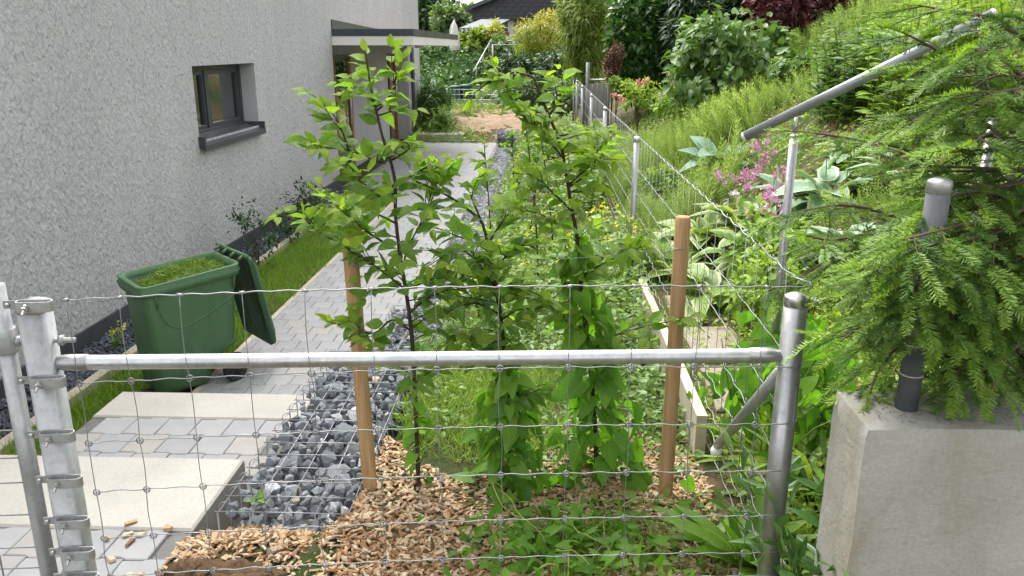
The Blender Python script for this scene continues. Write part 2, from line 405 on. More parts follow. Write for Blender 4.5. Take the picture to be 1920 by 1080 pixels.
M['gabion'] = mat_stone('gabion_limestone', (0.09, 0.10, 0.12), (0.29, 0.31, 0.335), 1.0)
M['slate'] = mat_stone('slate_gravel', (0.035, 0.042, 0.055), (0.12, 0.13, 0.155))
M['soil'] = mat_soil('garden_soil', (0.07, 0.042, 0.024), (0.17, 0.11, 0.065))
M['soil_light'] = mat_soil('dry_loam', (0.22, 0.15, 0.095), (0.34, 0.25, 0.17))
M['terrain'] = mat_soil('garden_ground', (0.075, 0.055, 0.03), (0.15, 0.105, 0.06), (0.035, 0.06, 0.015))
M['chip'] = mat_chip()
M['stake'] = mat_wood('pine_stake', (0.29, 0.165, 0.075), (0.50, 0.33, 0.17), (26, 26, 1.3))
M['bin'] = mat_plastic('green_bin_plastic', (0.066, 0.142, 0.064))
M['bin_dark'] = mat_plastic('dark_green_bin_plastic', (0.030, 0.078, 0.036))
M['compost'] = mat_plastic('compost_bin_plastic', (0.018, 0.075, 0.058))
M['bark'] = mat_bark('sapling_bark', (0.030, 0.022, 0.016), (0.075, 0.055, 0.040), 90)
M['bark_brown'] = mat_bark('tree_bark', (0.06, 0.042, 0.03), (0.14, 0.10, 0.07), 30)
M['stem'] = leaf_mat('green_stem', (0.08, 0.14, 0.02), (0.14, 0.20, 0.04), trans=0)
M['stem_pale'] = leaf_mat('pale_runner', (0.24, 0.28, 0.06), (0.36, 0.38, 0.11), trans=0)
M['hornbeam'] = leaf_mat('hornbeam_leaf', (0.085, 0.195, 0.036), (0.19, 0.34, 0.065), tip=(0.42, 0.52, 0.05), veins=0.8, trans=0.52, tcol=(1.2, 1.4, 0.55))
M['heart'] = leaf_mat('bindweed_leaf', (0.07, 0.19, 0.02), (0.15, 0.31, 0.035), tip=(0.32, 0.48, 0.035), veins=0.12, trans=0.5, tcol=(1.15, 1.4, 0.5))
M['weed'] = leaf_mat('weed_leaf', (0.085, 0.18, 0.026), (0.20, 0.33, 0.065), tip=(0.30, 0.40, 0.06), trans=0.4)
M['mint'] = leaf_mat('pale_ground_leaf', (0.10, 0.20, 0.05), (0.22, 0.33, 0.11), trans=0.35)
M['grass'] = leaf_mat('lawn_blade', (0.10, 0.23, 0.015), (0.22, 0.40, 0.035), tip=(0.34, 0.33, 0.10), trans=0.4)
M['horsetail'] = leaf_mat('horsetail_blade', (0.14, 0.25, 0.04), (0.30, 0.41, 0.10), tip=(0.40, 0.48, 0.17), trans=0.42)
M['clip'] = leaf_mat('cut_grass', (0.10, 0.19, 0.014), (0.22, 0.33, 0.035), trans=0.2)
M['spruce'] = leaf_mat('spruce_needle', (0.026, 0.085, 0.028), (0.072, 0.165, 0.045), tip=(0.27, 0.41, 0.06), trans=0.28, rough=0.4, tcol=(1.2, 1.3, 0.6))
M['hosta'] = leaf_mat('variegated_hosta_leaf', (0.10, 0.20, 0.03), (0.20, 0.31, 0.06), margin=(0.44, 0.50, 0.22), veins=0.3, trans=0.3)
M['hosta_blue'] = leaf_mat('blue_hosta_leaf', (0.13, 0.22, 0.16), (0.20, 0.31, 0.23), veins=0.35, trans=0.2, rough=0.55)
M['hosta_white'] = leaf_mat('white_edged_hosta_leaf', (0.14, 0.26, 0.15), (0.21, 0.33, 0.20), margin=(0.40, 0.46, 0.34), veins=0.3, trans=0.22)
M['strap'] = leaf_mat('strap_leaf', (0.10, 0.22, 0.025), (0.20, 0.34, 0.05), tip=(0.42, 0.46, 0.10), veins=0.0, trans=0.38)
M['ruscus'] = leaf_mat('glossy_lance_leaf', (0.045, 0.13, 0.030), (0.12, 0.25, 0.055), tip=(0.24, 0.33, 0.13), trans=0.3, rough=0.3, spec=0.5)
M['laurel'] = leaf_mat('laurel_leaf', (0.022, 0.075, 0.012), (0.060, 0.16, 0.022), tip=(0.12, 0.24, 0.03), trans=0.25, rough=0.3, spec=0.5)
M['darkleaf'] = leaf_mat('dark_shrub_leaf', (0.020, 0.055, 0.018), (0.055, 0.11, 0.032), trans=0.25)
M['ivy'] = leaf_mat('ivy_leaf', (0.042, 0.11, 0.024), (0.11, 0.21, 0.045), trans=0.3)
M['lighttree'] = leaf_mat('light_tree_leaf', (0.10, 0.17, 0.022), (0.26, 0.34, 0.055), trans=0.4)
M['midtree'] = leaf_mat('mid_tree_leaf', (0.07, 0.13, 0.04), (0.14, 0.21, 0.075), trans=0.35)
M['currant'] = leaf_mat('currant_leaf', (0.065, 0.14, 0.030), (0.16, 0.26, 0.075), trans=0.35, veins=0.1)
M['yellow'] = leaf_mat('golden_leaf', (0.17, 0.23, 0.03), (0.34, 0.37, 0.045), tip=(0.50, 0.40, 0.06), trans=0.4)
M['lime'] = leaf_mat('lime_leaf', (0.15, 0.27, 0.028), (0.31, 0.45, 0.065), tip=(0.42, 0.52, 0.09), trans=0.42)
M['lily'] = leaf_mat('lily_leaf', (0.075, 0.16, 0.040), (0.17, 0.28, 0.08), trans=0.35)
M['red'] = leaf_mat('dark_red_leaf', (0.05, 0.014, 0.018), (0.15, 0.035, 0.04), trans=0.3, tcol=(1.3, 0.8, 0.8))
M['rust'] = leaf_mat('rust_leaf', (0.10, 0.055, 0.035), (0.20, 0.10, 0.06), trans=0.2, tcol=(1.2, 0.9, 0.7))
M['pink'] = leaf_mat('pink_petal', (0.52, 0.14, 0.38), (0.72, 0.34, 0.60), trans=0.3, tcol=(1.1, 0.9, 1.1))
M['rose'] = leaf_mat('rose_petal', (0.66, 0.24, 0.22), (0.75, 0.40, 0.38), trans=0.3, tcol=(1.1, 0.9, 0.9))
M['white_petal'] = leaf_mat('white_petal', (0.66, 0.62, 0.60), (0.75, 0.70, 0.70), trans=0.3, tcol=(1, 1, 1))
M['yellow_petal'] = leaf_mat('yellow_petal', (0.70, 0.66, 0.03), (0.82, 0.78, 0.06), trans=0.3, tcol=(1.0, 1.05, 0.7))
M['straw'] = leaf_mat('dry_straw', (0.26, 0.20, 0.10), (0.40, 0.33, 0.18), trans=0.15)
M['shingle'] = simple('dark_slate_shingle', (0.055, 0.055, 0.062), 0.8, 0, 0.3, 0.3, 3, 0.5, 30)
M['far_wall'] = simple('pale_house_wall', (0.62, 0.60, 0.56), 0.9, 0, 0.2, 0.08, 2, 0.2, 60)
M['awning'] = simple('grey_awning_cloth', (0.19, 0.20, 0.21), 0.9, 0, 0.2, 0.1, 4)
M['cloth'] = simple('pale_parasol_cloth', (0.60, 0.58, 0.55), 0.9, 0, 0.2, 0.08, 6)
M['terracotta'] = simple('rust_brown_panel', (0.26, 0.09, 0.045), 0.8)
M['foam'] = simple('white_foam', (0.78, 0.77, 0.74), 0.9, 0, 0.2, 0.06, 30, 0.6, 60, 0.006)
# ------------------------------------------------------------------ terrain
def zpath(y): return 0.055 - 0.01*np.asarray(y, float)
def terr(x, y):
    x = np.asarray(x, float); y = np.asarray(y, float)
    zl = 0.58*(1-smooth(3.3, 6.6, y)) + 0.02*smooth(3.3, 6.6, y)
    zr = np.full_like(y, 0.60)
    t = np.clip((x+0.62)/1.2, 0, 1)
    bed = zl + (zr-zl)*t
    bank = np.where(x > 1.05, 0.58*(np.minimum(x, 4.3)-1.05) + 0.22*np.maximum(0, x-4.3), 0)
    right = bed + bank*smooth(1.5, 2.6, y)
    pz = zpath(np.clip(y, 0, 26)) - 0.10
    side = np.where(x < -2.25, 0.50*(1-smooth(2.4, 4.2, y)) + (zpath(y)-0.03)*smooth(2.4, 4.2, y), pz + 0.30*(1-smooth(3.6, 4.4, y)))
    lft = np.where(x < -1.09, np.where(y < 4.6, side, np.where(x < -2.25, zpath(y)-0.03, pz)), pz)
    m = smooth(-0.74, -0.62, x)
    # the mulch slopes down to the paving in front of the gabion
    mm = np.where(y < 2.36, smooth(-1.34, -1.10, x), m)
    low = np.where(x < -1.30, lft, np.where(y < 2.36, 0.50, lft))
    z = low*(1-mm) + right*mm
    z = z + 0.075*smooth(-.15, -.62, x)*(x > -.9)*smooth(4.3, 3.9, y)*smooth(1.6, 2.2, y)*m
    z = z + 0.07*np.exp(-((x+0.86)/0.26)**2-((y-2.27)/0.12)**2)*(y < 2.36)
    # soil mound, hedge bank and terrace beyond the end of the path
    md = -0.16 + 0.60*smooth(20.8, 24.2, y) + 1.62*smooth(26.6, 31.0, y)
    kx = smooth(2.2, 0.8, x)
    far = np.maximum(md, -9)*kx + np.maximum(md, right)*(1-kx)
    f = smooth(20.0, 20.9, y)
    z = z*(1-f) + far*f
    z = np.where(y < 1.55, np.where(x < -1.3, 0.42, 0.56), z)
    nz = 0.012*np.sin(x*7.1+y*3.3)*np.cos(y*5.7-x*2.9) + 0.008*np.sin(x*17+y*13)
    return z + nz*np.where((x < -1.1) & (y < 21), 0.2, 1.0) + 0.05*np.sin(x*1.7)*np.sin(y*1.3)*smooth(1.2, 2.5, x)
def P3(x, y, dz=0.0): return np.array((x, y, float(terr(x, y))+dz))
xs = np.concatenate([[-400, -150, -60, -30, -18, -12, -8], np.arange(-5, 5.01, 0.09), [5.4, 6, 7, 8.5, 11, 15, 22, 40, 90, 200, 400]])
ys = np.concatenate([[-300, -100, -30, -10, -4, -1, 0.5, 1.2], np.arange(1.5, 8, 0.09), np.arange(8, 32.1, 0.2), [33, 35, 38, 42, 50, 65, 100, 200, 500]])
X, Y = np.meshgrid(xs, ys); V = np.stack([X, Y, terr(X, Y)], -1).reshape(-1, 3)
nx, ny = len(xs), len(ys); i = np.arange(ny-1)[:, None]*nx; k = np.arange(nx-1)[None]
F = np.stack([i+k, i+k+1, i+nx+k+1, i+nx+k], -1).reshape(-1, 4)
o = MB().add(V, F).build('ground', M['terrain']); o['kind'] = 'structure'

# ------------------------------------------------------------------ paved path: a joint bed and interlocking pavers
PW, PD = 0.165, 0.172
def paver_tmpl(g=0.0018, h=0.06):
    a = PW/2-g; b = PD/2-g; j = 0.011
    out = [(-a, -b), (-0.16*a, -b), (0.12*a, -b-j), (a, -b-j), (a, b), (0.12*a, b), (-0.16*a, b-j), (-a, b-j)]
    n = len(out); V = []; c = 0.0035
    for s_, z in ((1.0, -h), (1.0, -c), (1-c/0.08, 0.0)):
        V += [(x*s_, y*s_, z) for x, y in out]
    F = [(r*n+k, r*n+(k+1) % n, (r+1)*n+(k+1) % n, (r+1)*n+k) for r in range(2) for k in range(n)]
    F += [(16, 17, 22, 23), (17, 18, 21, 22), (18, 19, 20, 21)]
    V = np.array(V); return V, [np.array(F)], np.zeros((len(V), 2)), np.zeros(len(V))
PT = paver_tmpl()
pav_me = MB().add(PT[0], PT[1][0]).mesh('paver', M['paver'], smooth=False)
path = MB().add(*box(-2.27, -1.085, 4.02, 21.0, -0.3, -0.2)).build('path', M['joint']); path['kind'] = 'structure'; path['_b'] = Vector((0, 0, 0))
me = path.data; V = np.array([v.co[:] for v in me.vertices])
# joint bed follows the fall of the path; a second sheet is the forecourt before the doors
mb = MB()
def sheet(mb, x0, x1, y0, y1, dz, th=0.2):
    v, f = box(x0, x1, y0, y1, 0, 1); z = zpath(v[:, 1]) + dz
    v[:, 2] = np.where(v[:, 2] > 0.5, z, z-th); mb.add(v, f)
sheet(mb, -2.27, -1.085, 4.10, 20.95, -0.012); sheet(mb, -3.30, -2.272, 12.9, 20.95, -0.013)
path.data = mb.mesh('path', M['joint'], False)
cells = []; halves = []
r = 0; y = 4.20
while y < 20.85:
    x0 = -2.19 if y < 12.95 else -3.18
    xx = x0 + (0.5*PW if r % 2 else 0) - (PW if r % 2 and x0 < -3 else 0)
    while xx < -1.085-PW*0.4:
        if xx > x0-0.01: cells.append((xx, y))
        xx += PW
    if r % 2 and y < 12.95: halves += [(-2.2305, y), (-1.158, y)]
    r += 1; y += PD
def tilt(): return Euler((random.gauss(0, 0.006), random.gauss(0, 0.006), random.gauss(0, 0.006))).to_matrix().to_4x4()
near = cells[:288]; rest = cells[288:]
for x, y in near:
    link('paver', pav_me, path, mtx=Matrix.Translation((x, y, float(zpath(y))+random.uniform(-.0015, .0015))) @ tilt())
mm = np.array([np.array(Matrix.Translation((x, y, float(zpath(y)))) @ tilt()) for x, y in rest])
hm = np.array([np.array(Matrix.Translation((x, y, float(zpath(y)))) @ Matrix.Diagonal((.49, 1, 1, 1))) for x, y in halves])
o = MB().inst(PT, mm).inst(PT, hm).build('paving', M['paver'], path, smooth=False); o['kind'] = 'stuff'
# half pavers along the zig-zag edge are cut off by a narrow edging strip
mb = MB(); v, f = box(-2.285, -2.245, 4.06, 12.9, 0, 1); z = zpath(v[:, 1]); v[:, 2] = np.where(v[:, 2] > .5, z+0.002, z-.2); mb.add(v, f)
mb.build('edging', M['conc_kerb'], path, smooth=False)
# ------------------------------------------------------------------ stairs: pale blocks with paved treads
stairs = thing('stairs', None, None, (-1.75, 3.0, 0)); stairs['kind'] = 'structure'
def block(x0, x1, y0, y1, z0, z1): MB().add(*box(x0, x1, y0, y1, z0, z1, 0.008)).build('step_block', M['block'], stairs, smooth=False)
XR = -1.225
block(-2.29, XR, 4.04, 4.37, -0.2, 0.18)
block(-2.30, XR, 3.72, 4.03, -0.2, 0.36)
block(-2.62, XR, 2.46, 2.975, -0.1, 0.54)
MB().add(*box(-2.30, XR, 2.976, 3.719, -0.2, 0.345)).build('tread_bed', M['joint'], stairs, smooth=False)
MB().add(*box(-2.62, XR, 0.9, 2.459, -0.1, 0.525)).build('tread_bed', M['joint'], stairs, smooth=False)
for (y0, y1, z, xa) in ((2.98, 3.715, 0.36, -2.30), (0.95, 2.455, 0.54, -2.62)):
    r = 0; n = int(round((y1-y0)/PD)); pd = (y1-y0)/n
    for r in range(n):
        yy = y0 + (r+0.5)*pd; xx = xa + PW*0.5 + (0.5*PW if r % 2 else 0)
        while xx < XR-PW*0.45:
            link('paver', pav_me, stairs, mtx=Matrix.Translation((xx, yy, z)) @ tilt() @ Matrix.Diagonal((1, pd/PD*0.995, 1, 1))); xx += PW
# ------------------------------------------------------------------ gravel strip, its kerb along the lawn
KX0, KX1 = -3.05, -2.975
mb = MB(); y = 3.4
kerb = thing('kerb', None, None, (-3.0, 8, 0)); kerb['kind'] = 'structure'
while y < 12.8:
    v, f = box(KX0, KX1, y, y+0.992, 0, 1, 0.006); zz = zpath(v[:, 1]); v[:, 2] = zz + np.where(v[:, 2] > 0.5, 0.035-(1-v[:, 2]), -0.2)
    MB().add(v, f).build('kerb_stone', M['conc_kerb'], kerb, smooth=False); y += 1.0
def stone_tmpl(seed, n=9):
    r = random.Random(seed); pts = []
    for k in range(n*2):
        v = Vector((r.gauss(0, 1), r.gauss(0, 1), r.gauss(0, 1))).normalized(); pts.append(v*r.uniform(0.75, 1.1))
    import bmesh
    bm = bmesh.new()
    for p in pts: bm.verts.new((p.x, p.y*0.85, p.z*0.7))
    res = bmesh.ops.convex_hull(bm, input=bm.verts)
    bmesh.ops.delete(bm, geom=[g for g in bm.verts if not g.link_faces], context='VERTS')
    bmesh.ops.triangulate(bm, faces=bm.faces); bm.verts.index_update()
    V = np.array([v.co[:] for v in bm.verts]); F = np.array([[v.index for v in f.verts] for f in bm.faces]); bm.free()
    return V, [F], np.zeros((len(V), 2)), np.zeros(len(V))
STN = [stone_tmpl(s, 8) for s in range(8)]
SML = [stone_tmpl(s+50, 5) for s in range(5)]
def rand_rot(n):
    a = rng.normal(size=(n, 4)); a /= np.linalg.norm(a, axis=1, keepdims=True); w_, x, y, z = a.T
    return np.stack([np.stack([1-2*(y*y+z*z), 2*(x*y-z*w_), 2*(x*z+y*w_)], -1), np.stack([2*(x*y+z*w_), 1-2*(x*x+z*z), 2*(y*z-x*w_)], -1), np.stack([2*(x*z-y*w_), 2*(y*z+x*w_), 1-2*(x*x+y*y)], -1)], 1)
def scatter_stones(mb, n, x0, x1, y0, y1, zf, s0, s1, tm, layers=0.02):
    u = rng.random(n); yy = y0+(y1-y0)*u; xx = rng.uniform(x0, x1, n)
    zz = zf(xx, yy) + rng.uniform(-layers, layers*0.4, n)
    S = rng.uniform(s0, s1, n); R = rand_rot(n); P = np.stack([xx, yy, zz], -1)
    for q, tp in enumerate(tm):
        sel = np.arange(n) % len(tm) == q; mb.inst(tp, mats4(P[sel], R[sel], S[sel]))
mb = MB(); scatter_stones(mb, 5200, -3.44, -3.06, 3.3, 9.0, lambda x, y: zpath(y)-0.005, 0.014, 0.030, SML)
scatter_stones(mb, 2200, -3.44, -3.06, 9.0, 13.6, lambda x, y: zpath(y)-0.005, 0.018, 0.034, SML)
o = mb.build('gravel', M['slate'], smooth=False); tag(o, 'strip of dark slate gravel along the foot of the house', 'gravel', kind='stuff')

# ------------------------------------------------------------------ the house on the left
WX = -3.48; CY0, CY1 = 13.72, 20.75; HY1 = 23.3; RX = -3.78; RY1 = 21.3
house = thing('house', 'grey roughcast house with a small dark-framed window and flat porch canopy', 'house', (WX, 9.0, 0))
WY0, WY1, WZ0, WZ1 = 8.17, 9.95, 1.26, 1.99
ga = [1.2, WY0, WY1, CY0]; gz = [-0.4, WZ0, WZ1, 6.4]; mb = MB(); fc = []
def quadx(mb, x, y0, y1, z0, z1, mi=0): mb.add([(x, y0, z0), (x, y1, z0), (x, y1, z1), (x, y0, z1)], np.array([(0, 1, 2, 3)]), mi=mi)
for a in range(3):
    for b in range(3):
        if (a, b) != (1, 1): quadx(mb, WX, ga[a], ga[a+1], gz[b], gz[b+1])
quadx(mb, WX, CY0, RY1, 2.2, 6.4); quadx(mb, WX, RY1, HY1, -0.6, 6.4)
mb.add([(WX, HY1, -.6), (-11, HY1, -.6), (-11, HY1, 6.4), (WX, HY1, 6.4)], np.array([(0, 1, 2, 3)]))
mb.add([(WX, 1.2, -.6), (-11, 1.2, -.6), (-11, 1.2, 6.4), (WX, 1.2, 6.4)], np.array([(3, 2, 1, 0)]))
mb.add([(-11, 1.2, -.6), (-11, HY1, -.6), (-11, HY1, 6.4), (-11, 1.2, 6.4)], np.array([(3, 2, 1, 0)]))
mb.build('wall', M['plaster'], house, smooth=False)
MB().add(*box(-11.05, WX+0.06, 1.1, HY1+0.06, 6.402, 6.55)).build('roof', M['anthracite'], house, smooth=False)
# porch recess
mb = MB(); quadx(mb, RX, CY0, RY1, -0.5, 2.2)
mb.add([(RX, RY1, -.5), (WX, RY1, -.5), (WX, RY1, 2.2), (RX, RY1, 2.2)], np.array([(0, 1, 2, 3)]))
mb.add([(RX, CY0, -.5), (WX, CY0, -.5), (WX, CY0, 2.2), (RX, CY0, 2.2)], np.array([(3, 2, 1, 0)]))
mb.add([(RX, CY0, 2.2), (WX, CY0, 2.2), (WX, RY1, 2.2), (RX, RY1, 2.2)], np.array([(0, 1, 2, 3)]))
mb.build('porch_wall', M['plaster_smooth'], house, smooth=False)
# dark plinth board
for y0, y1 in ((1.2, CY0-0.01), (RY1+0.01, HY1)):
    v, f = box(WX+0.002, WX+0.022, y0, y1, 0, 1); v[:, 2] = zpath(v[:, 1]) + np.where(v[:, 2] > .5, 0.115, -0.2)
    MB().add(v, f).build('plinth', M['plinth'], house, smooth=False)
# window: reveals, frame with two sashes, panes, sill, dim room behind
GX = WX-0.20
mb = MB()
mb.add([(WX, WY1, WZ0), (GX, WY1, WZ0), (GX, WY1, WZ1), (WX, WY1, WZ1)], np.array([(0, 1, 2, 3)]))
mb.add([(WX, WY0, WZ0), (GX, WY0, WZ0), (GX, WY0, WZ1), (WX, WY0, WZ1)], np.array([(3, 2, 1, 0)]))
mb.add([(WX, WY0, WZ1), (GX, WY0, WZ1), (GX, WY1, WZ1), (WX, WY1, WZ1)], np.array([(0, 1, 2, 3)]))
mb.build('window_reveal', M['plaster_smooth'], house, smooth=False)
win = thing('window', None, None, (GX, 9.06, WZ0)); win.parent = house; win.location = Vector((GX, 9.06, WZ0))-Vector(house['_b'])
def fbar(y0, y1, z0, z1, x0=GX-0.05, x1=GX+0.025): return box(x0, x1, y0, y1, z0, z1, 0.004)
mb = MB(); ft = 0.06; ym = 8.92
for a in ((WY0, WY0+ft, WZ0, WZ1), (WY1-ft, WY1, WZ0, WZ1), (WY0+ft, WY1-ft, WZ0, WZ0+ft), (WY0+ft, WY1-ft, WZ1-ft, WZ1), (ym-0.045, ym+0.045, WZ0+ft, WZ1-ft)): mb.add(*fbar(*a))
mb.build('frame', M['anthracite'], win, smooth=False)
for y0, y1 in ((WY0+ft, ym-0.045), (ym+0.045, WY1-ft)):
    mb = MB(); q = 0.045
    for a in ((y0, y0+q, WZ0+ft, WZ1-ft), (y1-q, y1, WZ0+ft, WZ1-ft), (y0+q, y1-q, WZ0+ft, WZ0+ft+q), (y0+q, y1-q, WZ1-ft-q, WZ1-ft)): mb.add(*fbar(*a, GX-0.04, GX+0.012))
    mb.build('sash', M['anthracite'], win, smooth=False)
    MB().add(*box(GX-0.03, GX-0.018, y0+q, y1-q, WZ0+ft+q, WZ1-ft-q)).build('pane', M['glass'], win, smooth=False)
mb = MB(); v = np.array([(GX+0.03, WY0-0.0, WZ0+0.03), (GX+0.03, WY1+0.0, WZ0+0.03), (WX+0.07, WY1+0.03, WZ0-0.045), (WX+0.07, WY0-0.03, WZ0-0.045),
    (GX+0.03, WY0, WZ0-0.01), (GX+0.03, WY1, WZ0-0.01), (WX+0.07, WY1+0.03, WZ0-0.10), (WX+0.07, WY0-0.03, WZ0-0.10)])
mb.add(v, np.array([(3, 2, 1, 0), (4, 5, 6, 7), (2, 3, 7, 6), (0, 1, 5, 4), (1, 2, 6, 5), (3, 0, 4, 7)]))
for y in (WY0-0.03, WY1-0.005): mb.add(*box(GX+0.02, WX+0.066, y+0.003, y+0.035, WZ0-0.05, WZ0+0.045))
mb.build('window_sill', M['anthracite'], house, smooth=False)
mb = MB(); v, f = box(GX-2.2, GX-0.07, WY0-0.6, WY1+0.6, WZ0-0.7, WZ1+0.4); mb.add(v, f[[0, 1, 2, 3, 4]])
mb.build('room', M['room'], house, smooth=False)
ys_ = np.linspace(9.35, 9.93, 30); v = []
for y in ys_:
    for z in (WZ0-0.3, WZ1+0.1): v.append((GX-0.16+0.025*math.sin(y*75), y, z))
MB().add(np.array(v), np.array([(2*k, 2*k+2, 2*k+3, 2*k+1) for k in range(29)])).build('curtain', M['curtain'], house)
# canopy
CX1 = -2.147
mb = MB().add(*box(WX+0.002, CX1, CY0+0.03, CY1, 2.2, 2.345, 0.004)); mb.build('canopy', M['white_render'], house, smooth=False)
mb = MB()
mb.add(*box(WX+0.002, CX1+0.012, CY0+0.018, CY0+0.05, 2.347, 2.455)); mb.add(*box(CX1-0.02, CX1+0.012, CY0+0.051, CY1+0.012, 2.347, 2.455)); mb.add(*box(WX+0.002, CX1-0.021, CY1-0.02, CY1+0.012, 2.347, 2.455))
for k in range(1, 5): mb.add(*box(CX1+0.0125, CX1+0.016, CY0+k*1.4-.006, CY0+k*1.4+.006, 2.345, 2.456))
mb.build('canopy_edge', M['anthracite'], house, smooth=False)
MB().add(*box(WX+0.002, CX1-0.022, CY0+0.052, CY1-0.022, 2.347, 2.40)).build('canopy_gravel', M['conc_kerb'], house, smooth=False)
v = np.array([(WX+0.003, CY0+.02, 2.40), (WX+0.003, CY1+1.5, 2.40), (WX+0.003, CY1+1.5, 2.44), (WX+0.003, CY0+.02, 2.60), (WX+0.02, CY0+.02, 2.40), (WX+0.02, CY1+1.5, 2.40), (WX+0.02, CY1+1.5, 2.44), (WX+0.02, CY0+.02, 2.60)])
MB().add(v, np.array([(4, 5, 6, 7), (3, 2, 1, 0), (0, 4, 7, 3), (1, 2, 6, 5), (3, 7, 6, 2), (0, 1, 5, 4)])).build('roof_upstand', M['anthracite'], house, smooth=False)
for y in (15.6, 18.4): MB().add(*lathe([(0.10, 2.155), (0.10, 2.198)], 16, (-2.75, y, 0))).build('porch_light', M['white_render'], house)
# doors in the porch
for y0, y1 in ((14.75, 16.15), (20.05, 21.1)):
    d = thing('door', None, None, (RX, y0, 0)); d.parent = house; d.location = Vector((RX, y0, 0))-Vector(house['_b'])
    MB().add(*box(RX+0.004, RX+0.03, y0, y1, -0.1, 2.02)).build('leaf_panel', M['anthracite'], d, smooth=False)
    MB().add(*box(RX+0.032, RX+0.04, y0+0.1, y1-0.35, 0.05, 1.92)).build('pane', M['glass'], d, smooth=False)
    MB().add(*box(RX+0.032, RX+0.075, y1-0.33, y1-0.2, -0.1, 1.98, 0.004)).build('frame', M['oak'], d, smooth=False)
    MB().add(*box(RX+0.032, RX+0.06, y0, y0+0.07, -0.1, 1.98, 0.004)).build('frame', M['oak'], d, smooth=False)
    MB().add(*tube([(RX+0.06, y1-0.42, 0.75), (RX+0.09, y1-0.42, 0.77), (RX+0.09, y1-0.42, 1.45), (RX+0.06, y1-0.42, 1.47)], 0.014, 6)).build('handle', M['inox'], d)
mb = MB().add(*tube([(-3.40, 21.5, 2.2), (-3.40, 21.5, -0.2)], 0.055, 12)); mb.build('downpipe', M['anthracite'], house)
for z in (0.5, 1.5): MB().add(*lathe([(0.066, z), (0.066, z+0.04)], 14, (-3.40, 21.5, 0))).build('pipe_clamp', M['anthracite'], house)
# pale step block beside the path end
MB().add(*box(-3.30, -2.10, 21.1, 22.4, -0.4, 0.02, 0.01)).build('landing', M['block'], None, smooth=False)['kind'] = 'structure'
mb = MB().add(*box(-3.0, -1.5, 20.96, 21.098, -0.5, -0.12)); mb.build('kerb', M['block'], None, smooth=False)['kind'] = 'structure'
# ------------------------------------------------------------------ gabions
def gabion(x0, x1, y0, y1, z0, z1, nvis, nrest, s0, s1, label, cellx=0.1, celly=0.1, hoops=True):
    g = thing('gabion', label, 'gabion', ((x0+x1)/2, (y0+y1)/2, z0), 'stone-filled wire baskets beside the path')
    # stones on the top: Poisson-like placement, biggest first
    pts = []; tries = 0
    while len(pts) < nvis and tries < 20000:
        tries += 1; s = random.uniform(s0, s1) if random.random() < 0.6 else random.uniform(s0*0.55, s0)
        x = random.uniform(x0+s*.7, x1-s*.7); y = random.uniform(y0+s*.7, y1-s*.7)
        if all((x-a)**2+(y-b)**2 > ((s+c)*0.74)**2 for a, b, c in pts): pts.append((x, y, s))
    mes = [MB().add(t[0], t[1][0]).mesh('stone', M['gabion'], False) for t in STN] if not hasattr(gabion, 'me') else gabion.me
    gabion.me = mes
    for x, y, s in pts:
        R = Matrix(rand_rot(1)[0].tolist()).to_4x4(); t = Matrix.Translation((x, y, z1-0.006-s*random.uniform(0.58, 0.72)))
        link('stone', random.choice(mes), g, mtx=t @ Matrix.Diagonal((1, 1, 0.85, 1)) @ R @ Matrix.Diagonal((s, s*random.uniform(.8, 1), s, 1)))
    mb = MB(); n = nrest
    P = np.stack([rng.uniform(x0+.02, x1-.02, n), rng.uniform(y0+.02, y1-.02, n), rng.uniform(max(z0, z1-0.30), z1-0.035, n)], -1)
    S = rng.uniform(s0*0.55, s0*0.95, n); R = rand_rot(n); P[:, 2] = np.minimum(P[:, 2], z1-0.025-S*0.8)
    for q in range(8): mb.inst(STN[q], mats4(P[q::8], R[q::8], S[q::8]))
    o = mb.build('stone_fill', M['gabion'], g, smooth=False); o['kind'] = 'stuff'
    MB().add(*box(x0+0.03, x1-0.03, y0+0.03, y1-0.03, z0, z1-0.10)).build('core', M['gabion'], g, smooth=False)
    nx = int(round((x1-x0)/cellx)); ny = int(round((y1-y0)/celly))
    for k in range(nx+1):
        x = x0+(x1-x0)*k/nx; MB().add(*tube([(x, y0-.01, z1), (x+random.uniform(-.004, .004), (y0+y1)/2, z1+0.003), (x, y1+.01, z1)], 0.0021, 5)).build('mesh_wire', M['wire_gabion'], g)
    for k in range(ny+1):
        y = y0+(y1-y0)*k/ny; MB().add(*tube([(x0-.012, y, z1+0.005), ((x0+x1)/2, y, z1+0.007), (x1+.012, y, z1+0.005)], 0.0021, 5)).build('mesh_wire', M['wire_gabion'], g)
    mb = MB()
    for yy in (y0,):
        for k in range(nx+1): x = x0+(x1-x0)*k/nx; mb.add(*tube([(x, yy-.005, z1), (x, yy-.005, z0)], 0.0026, 5))
        for j in range(1, 4): mb.add(*tube([(x0, yy-.008, z1-j*.1), (x1, yy-.008, z1-j*.1)], 0.0026, 5))
    for k in range(ny+1):
        for xx in (x0, x1): y = y0+(y1-y0)*k/ny; mb.add(*tube([(xx, y, z1), (xx, y, z1-0.3)], 0.0026, 4))
    o = mb.build('side_mesh', M['wire_gabion'], g)
    if hoops:
        for k in range(ny):
            y = y0+(y1-y0)*(k+0.5)/ny; a = np.linspace(0, 2*PI, 11)
            MB().add(*tube(np.stack([x0+0.015*np.cos(a), y+0.03*np.cos(a)*0.3, z1+0.02*np.sin(a)-0.008], -1), 0.0019, 4, False)).build('mesh_ring', M['wire_gabion'], g)
    return g
gabion(-1.08, -0.64, 2.36, 3.86, 0.1, 0.672, 290, 1300, 0.036, 0.075, 'nearest gabion, its top of grey and white stones level with the wood chips')
